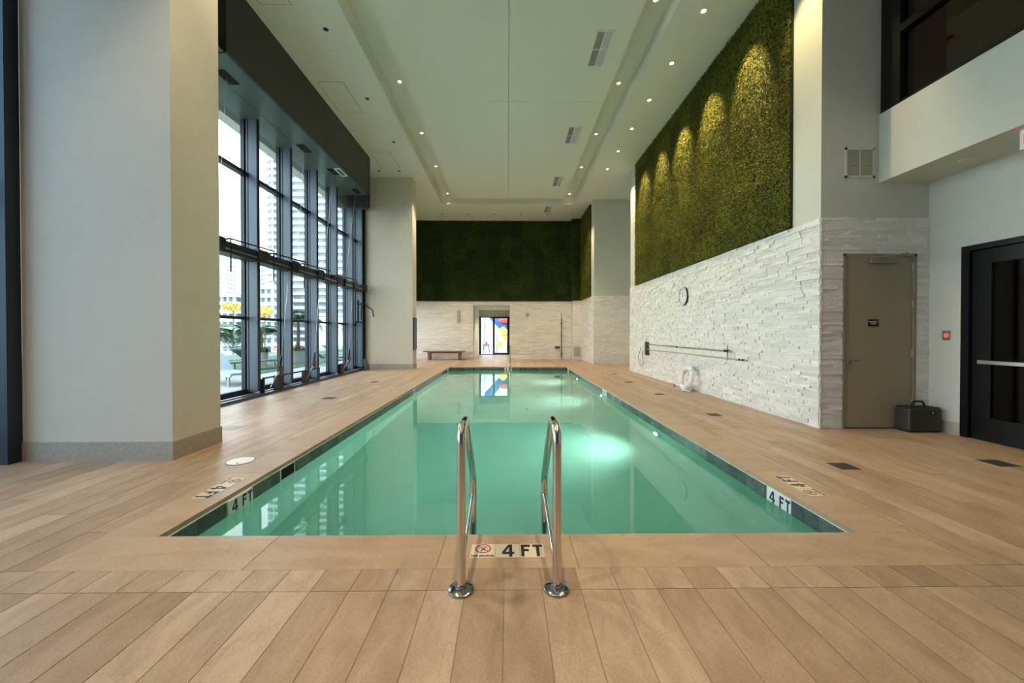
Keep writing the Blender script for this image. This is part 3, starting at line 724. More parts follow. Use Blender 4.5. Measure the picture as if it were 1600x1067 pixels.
for lab, y in (('first', 7.4), ('second', 8.75), ('third', 10.05), ('fourth', 12.0)):
    c = thing('window_lever', 'black L-shaped steel lever on the window beam, %s from the near column' % lab, 'lever', (-5.3, y, 3.1), 'window levers')
    MB().tube([(-5.36, y - 0.05, 3.14), (-5.25, y, 3.17), (-5.10, y + 1.15, 3.17)], 0.016, 8).build('arm', M['dark'], c)
    MB().tube([(-5.25, y + 0.02, 3.17), (-5.25, y + 0.02, 2.55)], 0.013, 8).build('drop_rod', M['dark'], c)
    B(-5.42, -5.33, y - 0.08, y + 0.02, 3.08, 3.17).build('pivot', M['dark'], c)
c = thing('window_crank', 'black crank linkage at the far end of the window wall', 'crank', (-5.3, 14.2, 1.7))
MB().tube([(-5.35, 13.95, 2.55), (-5.35, 13.95, 1.78)], 0.03, 8).build('cylinder', M['dark'], c)
MB().tube([(-5.35, 14.25, 2.5), (-5.35, 14.22, 1.85)], 0.022, 8).build('link', M['dark'], c)
MB().tube([(-5.35, 13.9, 2.42), (-5.28, 14.3, 2.45), (-5.10, 14.7, 2.25), (-5.08, 14.75, 2.0)], 0.022, 8).build('arm', M['dark'], c)
B(-5.41, -5.30, 13.88, 14.3, 1.74, 1.80).build('bracket', M['dark'], c)
c = B(-0.02, 0.02, -0.22, 0.22, 0, 0.42).build('leaning_board', M['framel'], loc=(0, 0, 0)); c.location = (-5.18, 14.35, 0.02); c.rotation_euler = (0, math.radians(-16), 0)
tag(c, 'blue-grey board leaning at the foot of the window beside the far column', 'board')
# return frame at the near left edge, then the near glazing and the glazing behind the far column
rt = thing('window_2', 'dark framed glazing left of the near column', 'window', (-5.9, -0.5, 0), kind='structure')
B(-5.385, -5.229, 4.10, 4.229, -0.003, 6.1).build('jamb', M['frame'], rt)
B(-6.3, -5.385, 4.12, 4.20, 3.05, 3.16).build('transom', M['frame'], rt)
B(-6.3, -5.385, 4.15, 4.17, 0.05, 3.05).build('pane', M['tglass'], rt)
B(-6.3, -5.385, 4.15, 4.17, 3.16, 6.1).build('pane', M['tglass'], rt)
B(-6.3, -5.385, 4.12, 4.20, -0.003, 0.05).build('sill', M['frame'], rt)
for y in (-4.9, -3.1, -1.3, 0.5, 2.3, 4.05): B(-6.40, -6.15, y - 0.04, y + 0.04, 0, 6.1).build('mullion', M['frame'], rt)
for z in (0.0, 3.05, 6.0): B(-6.38, -6.18, -5.0, 4.1, z, z + 0.10).build('transom', M['frame'], rt)
for a, b in ((-4.86, -3.14), (-3.06, -1.34), (-1.26, 0.46), (0.54, 2.26), (2.34, 4.01)):
    B(-6.29, -6.28, a, b, 0.1, 3.05).build('pane', M['sglass'], rt); B(-6.29, -6.28, a, b, 3.15, 6.0).build('pane', M['sglass'], rt)
struct('wall_left', MB().box(-6.5, -6.2, -5.2, 4.25, 6.1, H).box(-6.4, -5.23, 4.25, 4.4, 6.1, H), M['wall'])
rt = thing('window_4', 'dark framed glazing behind the far left column', 'window', (-5.8, 18, 0), kind='structure')
for y in (15.45, 17.1, 18.8, 20.42): B(-5.85, -5.65, y - 0.04, y + 0.04, 0, 3.05).build('mullion', M['frame'], rt)
for z in (0.0, 2.95): B(-5.84, -5.68, 15.4, 20.5, z, z + 0.10).build('transom', M['frame'], rt)
for a, b in ((15.49, 17.06), (17.14, 18.76), (18.84, 20.38)): B(-5.77, -5.76, a, b, 0.1, 2.95).build('pane', M['glass'], rt)
struct('wall_left_far', B(-6.0, -5.7, 15.42, 20.5, 3.05, H), M['wall'])

# ------------------------------------------------------------------ ceiling things
def downlight(x, y, z, label, group, energy, aim, size=70, blend=0.6, r=0.05, col=(1, 0.80, 0.55), soft=0.03):
    t_ = thing('downlight', label, 'ceiling light', (x, y, z), group)
    MB().lathe([(r*1.5, 0), (r*1.5, -0.008), (r, -0.012), (r, -0.002)], (x, y, z), 'Z', 20).build('trim_ring', M['white'], t_, smooth=True)
    MB().lathe([(r*0.8, -0.001), (r*0.8, -0.004)], (x, y, z), 'Z', 16).build('lamp', M['lamp'], t_)
    light('downlight_beam', 'SPOT', (x, y, z - 0.03), energy, col, parent=t_, aim=aim, spot_size=math.radians(size), spot_blend=blend, shadow_soft_size=soft)
ORD = ['nearest to the camera', 'second', 'third', 'fourth', 'fifth', 'sixth', 'seventh', 'farthest']
chy = [-1.2, 0.9, 2.9, 4.9, 7.33, 9.78, 12.27, 14.7, 17.55]
names_ = ['behind the camera, last', 'behind the camera', 'above the camera', 'over the near deck', 'first in view', 'second in view', 'third in view', 'fourth in view', 'at the far corner']
for i, y in enumerate(chy):
    downlight(-2.70, y, 7.68, 'small warm downlight in the left ceiling channel, ' + names_[i], 'ceiling channel downlights', 240 if y < 6 else (220 if y < 14 else 420), (-2.70, y, 0), 75)
    downlight(2.80, y, 7.68, 'small warm downlight in the right ceiling channel, ' + names_[i], 'ceiling channel downlights', 180 if y < 6 else (220 if y < 14 else 420), (2.80, y, 0), 75)
for x, l_ in ((-1.25, 'left'), (1.3, 'right')):
    downlight(x, 17.42, 7.68, 'small warm downlight in the far cross channel, %s one' % l_, 'ceiling channel downlights', 200, (x, 18.6, 0), 75)
wy = [4.35, 5.74, 7.12, 8.50, 9.84, 11.22, 12.60]
wn_ = ['over the near right corner', 'second from the near end', 'third from the near end', 'fourth from the near end', 'fifth from the near end', 'sixth from the near end', 'last one before the far pier']
for i, y in enumerate(wy):
    aimx = 4.5 if y > 5 else 3.6; en = 460 if y > 6 else (170 if y > 5 else 60)
    downlight(3.60, y, H, 'wall-washing spot in the right ceiling strip, ' + wn_[i], 'moss wall spotlights', en, (aimx, y, 5.75), 46, 0.75, col=(1, 0.74, 0.33))
downlight(3.60, 13.97, H, 'wall-washing spot at the far end of the right ceiling strip', 'moss wall spotlights', 260, (4.5, 13.95, 5.9), 50, 0.8, col=(1, 0.78, 0.5))
def vent(x0, x1, y0, y1, label):
    v = thing('ceiling_vent', label, 'vent', ((x0+x1)/2, (y0+y1)/2, H), 'ceiling vents')
    f = MB(); e = 0.025
    f.box(x0, x1, y0, y0+e, H-0.012, H).box(x0, x1, y1-e, y1, H-0.012, H).box(x0, x0+e, y0, y1, H-0.012, H).box(x1-e, x1, y0, y1, H-0.012, H)
    f.box((x0+x1)/2-0.008, (x0+x1)/2+0.008, y0, y1, H-0.012, H).box(x0, x1, (y0+y1)/2-0.01, (y0+y1)/2+0.01, H-0.012, H)
    f.build('frame', M['white'], v)
    B(x0+e, x1-e, y0+e, y1-e, H-0.002, H).build('backing', M['slot'], v)
    s = MB(); k = int((x1-x0-2*e)/0.022)
    for i in range(k):
        xx = x0 + e + (i+0.5)*(x1-x0-2*e)/k
        s.obox((xx, (y0+y1)/2, H-0.007), (0.006, 0, 0.004 if i < k/2 else -0.004), (0, (y1-y0)/2-e, 0), (0.0006, 0, -0.0006))
    s.build('slat', M['white'], v)
vent(1.75, 2.11, 7.60, 8.62, 'long white slatted ceiling vent, nearest to the camera')
vent(1.76, 2.12, 11.13, 12.12, 'long white slatted ceiling vent, second from the camera')
vent(1.78, 2.14, 14.68, 15.64, 'long white slatted ceiling vent, third from the camera')
vent(1.76, 2.10, 18.08, 19.03, 'white slatted ceiling vent beyond the recessed channel, near the far wall')
def disc(name, x, y, r, m_, label, cat, group):
    t_ = thing(name, label, cat, (x, y, H), group)
    MB().lathe([(r, 0), (r, -0.006), (r*0.9, -0.01)], (x, y, H), 'Z', 20).build('cover', M[m_], t_, smooth=True)
    MB().lathe([(r*0.6, -0.01), (r*0.55, -0.014)], (x, y, H), 'Z', 16).build('centre', M['grille' if m_ == 'dark' else 'white'], t_, smooth=True)
for i, (x, y, lb) in enumerate([(-1.66, 7.46, 'front left of the centre panel'), (1.03, 7.43, 'front right of the centre panel'), (4.27, 7.62, 'in the right strip, near one'), (-4.17, 7.49, 'in the left strip'), (-1.62, 12.3, 'middle left of the centre panel'), (1.07, 12.29, 'middle right of the centre panel'), (-1.61, 16.0, 'back left of the centre panel'), (1.13, 16.0, 'back right of the centre panel'), (4.28, 11.88, 'in the right strip, far one')]):
    disc('sprinkler_cover', x, y, 0.045, 'ceil', 'small white round sprinkler cover, ' + lb, 'sprinkler', 'ceiling sprinkler covers')
for x, y, lb in [(-3.54, 7.64, 'left strip, nearest'), (-3.54, 9.87, 'left strip, second'), (-3.53, 12.09, 'left strip, third'), (-3.95, 14.23, 'far left, before the column, right of two'), (-4.69, 14.23, 'far left, before the column, left of two'), (-3.25, 19.33, 'far wall row, first from left'), (-1.94, 19.33, 'far wall row, second from left'), (-0.67, 19.32, 'far wall row, third from left'), (0.64, 19.3, 'far wall row, fourth from left'), (1.97, 19.29, 'far wall row, fifth from left'), (3.25, 19.27, 'far wall row, last on the right')]:
    disc('ceiling_speaker', x, y, 0.05, 'dark', 'small black unlit ceiling fitting, ' + lb, 'ceiling fitting', 'black ceiling fittings')
for x0, x1, y0, y1, lb in [(-4.48, -3.88, 9.23, 10.5, 'second'), (-4.44, -3.90, 5.9, 7.07, 'first'), (-4.5, -3.86, 12.75, 14.0, 'third')]:
    t_ = thing('access_panel', 'flush painted ceiling access panel beside the black bulkhead, %s from the near end' % lb, 'access panel', ((x0+x1)/2, (y0+y1)/2, H), 'ceiling access panels')
    B(x0, x1, y0, y1, H-0.004, H).build('panel', M['ceil'], t_)
    B(x0-0.012, x1+0.012, y0-0.012, y1+0.012, H-0.0015, H).build('shadow_gap', M['grout'], t_)

# ------------------------------------------------------------------ right side: service door, vent, box, dark door
d = thing('door_1', 'taupe steel service door in the white stone wall', 'door', (5.37, 5.55, 0), kind='structure')
f = MB(); f.box(4.838, 4.872, 5.525, 5.62, 0, 2.525).box(5.872, 5.906, 5.525, 5.62, 0, 2.525).box(4.838, 5.906, 5.525, 5.62, 2.485, 2.525); f.build('door_frame', M['doorframe'], d, bevel=0.003)
leaf = B(4.876, 5.868, 5.555, 5.60, 0.012, 2.480).build('door_leaf', M['door'], d, bevel=0.002)
h_ = MB().lathe([(0.033, 0), (0.033, -0.008), (0.014, -0.02), (0.012, -0.055)], (4.94, 5.555, 0.98), 'Y', 20).tube([(4.94, 5.505, 0.98), (5.06, 5.505, 0.98)], 0.009, 10).build('door_handle', M['silver'], leaf, smooth=True)
B(5.225, 5.60, 5.50, 5.555, 2.385, 2.455).build('door_closer', M['doorframe'], leaf, bevel=0.006)
MB().tube([(5.33, 5.50, 2.47), (5.60, 5.36, 2.50), (5.74, 5.50, 2.535)], 0.009, 8).build('closer_arm', M['doorframe'], leaf)
for z in (0.30, 1.02, 1.74, 2.28): MB().tube([(5.87, 5.545, z), (5.87, 5.545, z + 0.12)], 0.012, 10).build('hinge', M['silver'], d)
B(4.872, 5.872, 5.535, 5.56, 0.0, 0.011).build('threshold', M['dark'], d)
sg = thing('door_sign', 'small black sign with white lettering on the taupe service door', 'sign', (5.30, 5.553, 1.53))
B(5.224, 5.378, 5.550, 5.555, 1.48, 1.58).build('plate', M['ink'], sg)
letters('EQUIPMENT', 0.0255, M['white'], sg, (5.301, 5.549, 1.545), (1, 0, 0), (0, 0, 1), offset=0.0004)
letters('ROOM', 0.0255, M['white'], sg, (5.301, 5.549, 1.517), (1, 0, 0), (0, 0, 1), offset=0.0004)
v = thing('wall_vent', 'square white louvred vent high on the wall above the taupe door', 'vent', (5.08, 5.55, 3.62))
f = MB(); x0, x1, z0, z1, e = 4.862, 5.295, 3.62, 4.05, 0.03
f.box(x0, x1, 5.538, 5.55, z0, z0+e).box(x0, x1, 5.538, 5.55, z1-e, z1).box(x0, x0+e, 5.538, 5.55, z0, z1).box(x1-e, x1, 5.538, 5.55, z0, z1).box(5.072, 5.086, 5.538, 5.55, z0, z1); f.build('frame', M['wall'], v)
s = MB()
for k in range(20): s.obox(((x0+x1)/2, 5.545, z0 + e + 0.009 + k*0.0185), (x1/2-x0/2-e, 0, 0), (0, 0.005, 0.005), (0, -0.0006, 0.0006))
s.build('slat', M['wall'], v); B(x0+e, x1-e, 5.549, 5.55, z0+e, z1-e).build('backing', M['base'], v)
# equipment case
bxx = thing('equipment_case', 'charcoal plastic case with black carrying handle on the floor beside the taupe door', 'case', (5.80, 5.39, 0))
MB().box(5.57, 6.03, 5.29, 5.51, 0.015, 0.335).build('body', M['plastic'], bxx, bevel=0.02)
MB().box(5.585, 6.015, 5.305, 5.495, 0.330, 0.345).build('lid', M['dark'], bxx, bevel=0.005)
MB().box(5.60, 6.00, 5.31, 5.49, 0.0, 0.02).build('foot', M['dark'], bxx)
MB().tube(smooth_path([(5.70, 5.40, 0.335), (5.73, 5.40, 0.415), (5.87, 5.40, 0.415), (5.90, 5.40, 0.335)], 0.03), 0.013, 10).build('handle', M['dark'], bxx, smooth=True)
b = MB().box(5.86, 5.93, 5.284, 5.292, 0.25, 0.305).build('badge', M['ink'], bxx)
MB().lathe([(0.014, 0), (0.012, -0.003)], (5.888, 5.284, 0.277), 'Y', 16).build('logo', M['silver'], b)
bs_ = thing('push_button_plate', 'steel button plate with a red lit ring on the side wall', 'button', (6.1, 5.305, 1.28))
B(6.092, 6.1, 5.255, 5.36, 1.285, 1.415).build('plate', M['silver'], bs_, bevel=0.002)
mm = MB(); n = 20
mm.tube([(6.090, 5.307 + 0.024*math.cos(2*PI*i/n), 1.35 + 0.024*math.sin(2*PI*i/n)) for i in range(n)], 0.006, 6, closed=True).build('lit_ring', M['redlit'], bs_)
MB().lathe([(0.014, 0), (0.014, -0.004)], (6.092, 5.307, 1.35), 'X', 14).build('button', M['redlit'], bs_)
# dark glazed double door on the side wall
d = thing('door_2', 'black metal glazed double door with a long push bar on the side wall', 'door', (6.1, 4.1, 0), kind='structure')
f = MB(); f.box(6.07, 6.25, 5.03, 5.12, 0, 2.53).box(6.07, 6.25, 3.10, 3.19, 0, 2.53).box(6.07, 6.25, 3.19, 5.03, 2.46, 2.53); f.build('door_frame', M['darkmetal'], d)
for y0, y1, ps in ((4.115, 5.025, 1), (3.195, 4.105, -1)):
    lf = MB(); lf.box(6.11, 6.16, y1-0.20, y1, 0.01, 2.45).box(6.11, 6.16, y0, y0+0.14, 0.01, 2.45).box(6.11, 6.16, y0+0.14, y1-0.20, 2.27, 2.45).box(6.11, 6.16, y0+0.14, y1-0.20, 0.01, 0.30)
    lf = lf.build('door_leaf', M['darkmetal'], d)
    B(6.13, 6.14, y0+0.14, y1-0.20, 0.30, 2.27).build('pane', M['dglass'], lf)
    B(6.03, 6.075, y0+0.06, y1-0.12, 0.985, 1.035).build('push_bar', M['silver'], lf, bevel=0.006)
    for yy in (y0+0.10, y1-0.16): B(6.07, 6.11, yy-0.03, yy+0.03, 0.99, 1.03).build('bar_mount', M['silver'], lf)
ex = thing('exit_sign', 'white EXIT sign with red lit letters hanging under the balcony', 'exit sign', (5.50, 3.925, 3.33))
B(5.48, 5.52, 3.75, 4.10, 3.335, 3.55).build('housing', M['white'], ex, bevel=0.004)
letters('EXIT', 0.15, M['redlit'], ex, (5.479, 3.925, 3.44), (0, -1, 0), (0, 0, 1), offset=0.003)
t_ = thing('smoke_detector', 'flat round white detector under the balcony soffit', 'detector', (5.75, 4.79, 3.55))
MB().lathe([(0.09, 0), (0.09, -0.012), (0.075, -0.02)], (5.747, 4.79, 3.55), 'Z', 28).build('cover', M['wall'], t_, smooth=True)
MB().lathe([(0.035, -0.02), (0.03, -0.025)], (5.747, 4.79, 3.55), 'Z', 18).build('sensor', M['wall'], t_, smooth=True)

# ------------------------------------------------------------------ things on the right stone wall
XW = 4.485
ck = thing('wall_clock', 'round white wall clock with black numerals on the white stone wall', 'clock', (XW, 9.80, 2.31))
MB().lathe([(0.235, 0), (0.235, -0.03), (0.225, -0.045), (0.205, -0.045), (0.20, -0.035)], (XW + 0.005, 9.80, 2.315), 'X', 40).build('rim', M['dark'], ck, smooth=True)
MB().lathe([(0.20, 0), (0.20, -0.037)], (XW + 0.005, 9.80, 2.315), 'X', 40).build('dial', M['white'], ck)
MB().lathe([(0.228, -0.030), (0.228, -0.047), (0.21, -0.048), (0.205, -0.038)], (XW + 0.005, 9.80, 2.315), 'X', 40).build('bezel', M['white'], ck, smooth=True)
for k in range(1, 13):
    a = 2*PI*k/12
    letters(str(k), 0.055, M['ink'], ck, (XW - 0.034, 9.80 - 0.162*math.sin(a), 2.315 + 0.162*math.cos(a)), (0, -1, 0), (0, 0, 1), 'numeral', offset=0.001)
def hand(a, L, w, name):
    s = MB(); dy, dz = -math.sin(a), math.cos(a)
    s.obox((XW - 0.038, 9.80 + dy*L*0.42, 2.315 + dz*L*0.42), (0.001, 0, 0), (0, dy*L*0.58, dz*L*0.58), (0, dz*w, -dy*w)); s.build(name, M['ink'], ck)
hand(math.radians(2), 0.12, 0.006, 'minute_hand'); hand(math.radians(-8), 0.09, 0.008, 'hour_hand')
MB().lathe([(0.014, 0), (0.014, -0.044)], (XW + 0.005, 9.80, 2.315), 'X', 12).build('hub', M['ink'], ck)
XP = 4.43
pl = thing('rescue_pole', 'long steel rescue pole on the stone wall, upper of two', 'pole', (XP, 9.9, 1.02))
MB().tube([(XP, 12.2, 1.03), (XP, 7.66, 1.015)], 0.016, 10).build('shaft', M['silver'], pl, smooth=True)
for y, n_ in ((10.1, 'lock'), (7.85, 'grip')): MB().tube([(XP, y, 1.022), (XP, y - (0.05 if n_ == 'lock' else 0.14), 1.021)], 0.026, 10).build(n_, M['dark'], pl)
MB().tube([(XP + 0.03, 7.80, 1.14), (XP + 0.03, 7.80, 0.82)], 0.008, 6).build('wall_hook', M['dark'], pl)
pl = thing('rescue_pole', 'long thin white pole on the stone wall, lower of two', 'pole', (XP, 9.7, 0.87))
MB().tube([(XP, 12.2, 0.865), (XP, 7.12, 0.872)], 0.014, 10).build('shaft', M['base'], pl, smooth=True)
for y in (7.36, 7.25): MB().tube([(XP, y, 0.872), (XP, y - 0.05, 0.872)], 0.021, 10).build('end_clip', M['dark'], pl)
hk = thing('shepherds_crook', 'grey pole bracket with a looped rescue hook at the far end of the stone wall', 'rescue hook', (XP, 12.45, 0.8))
B(XP - 0.04, XP + 0.05, 12.22, 12.36, 0.68, 1.10).build('bracket', M['grille'], hk)
B(XP + 0.0, XP + 0.05, 12.40, 12.56, 0.66, 1.24).build('back_plate', M['white'], hk, bevel=0.01)
MB().tube(smooth_path([(XP - 0.02, 12.72, 0.92), (XP - 0.02, 12.98, 0.62), (XP - 0.02, 12.92, 0.35), (XP - 0.02, 12.62, 0.30), (XP - 0.02, 12.50, 0.40), (XP - 0.02, 12.62, 0.62), (XP - 0.02, 12.60, 0.82)], 0.12, 5), 0.008, 8).build('hook_loop', M['dark'], hk, smooth=True)
# life ring leaning on the wall
lr = thing('life_ring', 'white life ring with rope leaning on the foot of the white stone wall', 'life ring', (4.27, 9.25, 0.0))
R0, r0, n, mseg = 0.245, 0.052, 40, 14
tilt = math.radians(14)
def ringpt(R, a, off=0.0):
    y = R*math.cos(a); z = R*math.sin(a)
    return Vector((4.30 + 0.0 + off*math.cos(tilt) + z*math.sin(tilt), 9.25 + y, 0.305 + z*math.cos(tilt) - off*math.sin(tilt)))
MB().tube([ringpt(R0, 2*PI*i/n) for i in range(n)], r0, mseg, closed=True).build('ring_body', M['white'], lr, smooth=True)
for q in range(4):
    a0 = PI/4 + q*PI/2
    MB().tube([ringpt(R0, a0 - 0.09), ringpt(R0, a0), ringpt(R0, a0 + 0.09)], r0 + 0.002, mseg).build('band', M['wall'], lr, smooth=True)
pts = []
for i in range(48):
    a = 2*PI*i/48; pts.append(ringpt(R0 + r0 + 0.004 + 0.018*abs(math.sin(2*(a - PI/4))), a))
MB().tube(pts, 0.006, 6, closed=True).build('grab_rope', M['white'], lr, smooth=True)
pts = []
for i in range(60):
    a = i*0.42; rr = 0.10 + 0.02*math.sin(i*1.3); pts.append(Vector((4.26 + rr*0.8*math.cos(a), 9.12 + rr*1.4*math.sin(a) + 0.001*i, 0.012 + 0.0006*i)))
MB().tube(pts, 0.006, 6).build('rope_coil', M['white'], lr, smooth=True)
MB().tube([(4.18, 9.62, 0.11), (4.17, 9.64, 0.02)], 0.014, 8).build('rope_end', M['redp'], lr)

# ------------------------------------------------------------------ deck drains and lids
def drain(x, y, s, label, m_='grille'):
    t_ = thing('floor_drain', label, 'drain', (x, y, 0), 'square deck drains')
    B(x - s/2, x + s/2, y - s/2, y + s/2, 0.0005, 0.003).build('frame', M[m_], t_)
    g = MB()
    for k in range(9):
        q = x - s/2 + (k + 0.5)*s/9
        g.box(q - s/40, q + s/40, y - s*0.44, y + s*0.44, 0.003, 0.0036)
    g.build('slot', M['dark' if m_ == 'grille' else 'pot'], t_)
drain(-3.79, 8.26, 0.24, 'dark square drain in the left deck in front of the windows, near one')
drain(-3.75, 10.95, 0.2, 'dark square drain in the left deck in front of the windows, far one')
drain(-4.02, 5.69, 0.24, 'pale square drain lid in the left deck behind the near column', 'pot')
drain(3.43, 8.7, 0.19, 'grey square drain in the right deck below the life ring')
drain(3.49, 6.5, 0.2, 'grey square drain in the right deck, halfway along the stone wall')
drain(3.485, 3.965, 0.2, 'grey square drain in the right deck behind the 4 FT marker')
drain(5.205, 4.04, 0.22, 'dark square drain in front of the black glazed door')
drain(3.42, 10.86, 0.2, 'grey square drain in the right deck, second from the far pier')
drain(3.65, 13.1, 0.18, 'grey square drain in the right deck beside the far pier')
sk = thing('skimmer_lid', 'round white skimmer lid in the left deck beside the pool', 'lid', (-2.88, 4.2, 0))
MB().lathe([(0.135, 0.0005), (0.135, 0.003)], (-2.88, 4.2, 0), 'Z', 40).build('collar', M['grille'], sk)
MB().lathe([(0.128, 0.001), (0.128, 0.0045)], (-2.88, 4.2, 0), 'Z', 40).build('cover', M['white'], sk)
MB().lathe([(0.012, 0.0045), (0.012, 0.0055)], (-2.86, 4.12, 0), 'Z', 12).build('finger_hole', M['dark'], sk)

# ------------------------------------------------------------------ far wall things
bn = thing('wooden_bench', 'low brown wooden bench against the far white stone wall', 'bench', (-3.25, 20.1, 0))
MB().box(-4.33, -2.20, 19.88, 20.32, 0.41, 0.455).build('seat', M['wood'], bn, bevel=0.006)
MB().box(-4.15, -2.38, 20.05, 20.15, 0.34, 0.41).build('rail', M['wood'], bn)
for x in (-4.10, -2.55): MB().box(x, x + 0.13, 19.92, 20.28, 0.0, 0.41).build('leg', M['wood'], bn, bevel=0.005)
sc = thing('wall_sconce', 'flat grey wall fixture on the far stone wall left of the doorway', 'wall light', (-2.57, 20.46, 1.8))
B(-2.65, -2.52, 20.40, 20.46, 1.95, 2.56).build('body', M['base'], sc, bevel=0.01)
B(-2.66, -2.51, 20.38, 20.46, 2.20, 2.36).build('collar', M['base'], sc)
sc = thing('wall_camera', 'small grey round fixture on the far stone wall right of the doorway', 'wall fixture', (1.05, 20.46, 2.3))
MB().lathe([(0.09, 0), (0.09, -0.04), (0.06, -0.07), (0.0, -0.09)], (1.05, 20.47, 2.37), 'Y', 20).build('dome', M['base'], sc, smooth=True)
sh = thing('shower_pipe', 'thin vertical grey shower pipe on the far stone wall', 'pipe', (2.85, 20.43, 0))
MB().tube([(2.85, 20.42, 0.08), (2.85, 20.42, 2.15)], 0.022, 10).build('riser', M['grille'], sh, smooth=True)
for z in (0.3, 1.25, 1.9): MB().tube([(2.85, 20.46, z), (2.85, 20.36, z)], 0.04, 10).build('coupling', M['grille'], sh)
MB().tube(smooth_path([(2.85, 20.42, 2.15), (2.85, 20.42, 2.40), (2.85, 20.2, 2.40)], 0.06), 0.018, 8).build('shower_arm', M['base'], sh, smooth=True)
sb = thing('outlet_box', 'small grey utility box low on the far stone wall left of the pipe', 'box', (2.64, 20.44, 0.6))
B(2.51, 2.77, 20.42, 20.47, 0.57, 0.69).build('body', M['grille'], sb, bevel=0.004); B(2.54, 2.74, 20.41, 20.42, 0.59, 0.67).build('cover', M['grille'], sb)
v = thing('wall_vent', 'pale louvred grille low on the pilaster in the far right corner', 'vent', (3.62, 20.07, 0.17))
B(3.42, 3.80, 20.045, 20.08, 0.17, 0.70).build('frame', M['wall'], v)
s = MB()
for k in range(11): s.box(3.46, 3.76, 20.038, 20.045, 0.21 + k*0.042, 0.235 + k*0.042)
s.build('slat', M['base'], v)
# doorway at the end of the niche
d = thing('door_3', 'black framed sliding glass door at the end of the passage in the far wall', 'door', (-0.84, 25.0, 0), kind='structure')
f = MB(); f.box(-1.82, -1.75, 24.93, 25.0, 0, 2.43).box(0.06, 0.13, 24.93, 25.0, 0, 2.43).box(-1.75, 0.06, 24.93, 25.0, 2.36, 2.43).box(-1.75, 0.06, 24.93, 25.0, 0, 0.05)
f.build('door_frame', M['darkmetal'], d)
lf = MB().box(-0.90, -0.82, 24.87, 24.93, 0.0, 2.40).box(-0.02, 0.06, 24.87, 24.93, 0.0, 2.40).box(-0.82, -0.02, 24.87, 24.93, 0.0, 0.12).box(-0.82, -0.02, 24.87, 24.93, 2.33, 2.40).build('door_leaf', M['darkmetal'], d)
B(-0.82, -0.02, 24.895, 24.90, 0.12, 2.33).build('pane', M['glass'], lf)
lf = MB().box(-1.75, -1.70, 24.94, 24.99, 0.05, 2.36).box(-1.48, -1.45, 24.94, 24.99, 0.05, 2.36).box(-0.95, -0.90, 24.94, 24.99, 0.05, 2.36).build('door_leaf', M['darkmetal'], d)
B(-1.70, -0.95, 24.96, 24.965, 0.05, 2.36).build('pane', M['glass'], lf)
downlight(-0.75, 22.6, 2.85, 'small warm downlight in the ceiling of the far passage', 'passage light', 110, (-0.75, 22.6, 0), 120)

# play area beyond the passage
struct('floor_play_terrace', B(-8, 8, 25.2, 40, -0.15, -0.02), M['play'])
struct('wall_play_terrace', MB().box(-8, 6, 33.5, 33.8, 0, 2.6).box(-8, 6, 33.3, 33.5, 1.9, 2.1), M['play'])
pf = thing('climbing_structure', 'blue and yellow curved climbing play structure seen through the far glass door', 'play structure', (0.2, 29.5, 0))
pts = []
MB().tube([(-1.55, 30.2, 3.2), (-0.9, 29.9, 2.45), (-0.2, 29.7, 1.85), (0.4, 29.6, 1.6)], [0.35, 0.32, 0.42, 0.35], 16).build('blue_tube', M['blue'], pf, smooth=True)
MB().tube([(-0.45, 29.2, 1.75), (-0.05, 29.0, 1.2), (0.35, 28.9, 0.75), (0.7, 28.8, 0.5)], [0.22, 0.34, 0.36, 0.3], 16).build('yellow_slide', M['yellow'], pf, smooth=True)
MB().sphere((-0.15, 29.4, 2.35), 0.42, sq=(1.3, 1, 0.55)).build('red_canopy', M['redp'], pf, smooth=True)
MB().tube([(0.0, 29.3, -0.02), (0.0, 29.3, 2.3)], 0.05, 10).build('post', M['dark'], pf)
bb = thing('punch_ball', 'yellow ball hanging behind the far glass door', 'ball', (-0.55, 27.5, 0.4))
MB().sphere((-0.55, 27.5, 0.62), 0.21, sq=(1, 1, 1.15)).build('ball', M['yellow'], bb, smooth=True)
MB().tube([(-0.55, 27.5, 0.84), (-0.55, 27.5, 1.25)], 0.02, 8).build('strap', M['dark'], bb)
MB().tube([(-0.75, 27.5, -0.02), (-0.75, 27.5, 1.25), (0.0, 27.5, 1.25)], 0.02, 8).build('stand', M['frame'], bb)
tb = thing('play_table', 'red children table on dark legs seen through the far glass door', 'table', (-1.45, 27.3, 0))
MB().box(-1.75, -1.25, 27.0, 27.5, 0.50, 0.60).build('tabletop', M['redp'], tb, bevel=0.02)
MB().box(-1.56, -1.42, 27.2, 27.35, 0.60, 0.78).build('seat', M['redp'], tb, bevel=0.02)
for x in (-1.66, -1.34): MB().tube([(x, 27.2, 0.5), (x + (x + 1.5)*0.5, 27.2, -0.02)], 0.035, 8).build('leg', M['green'], tb)

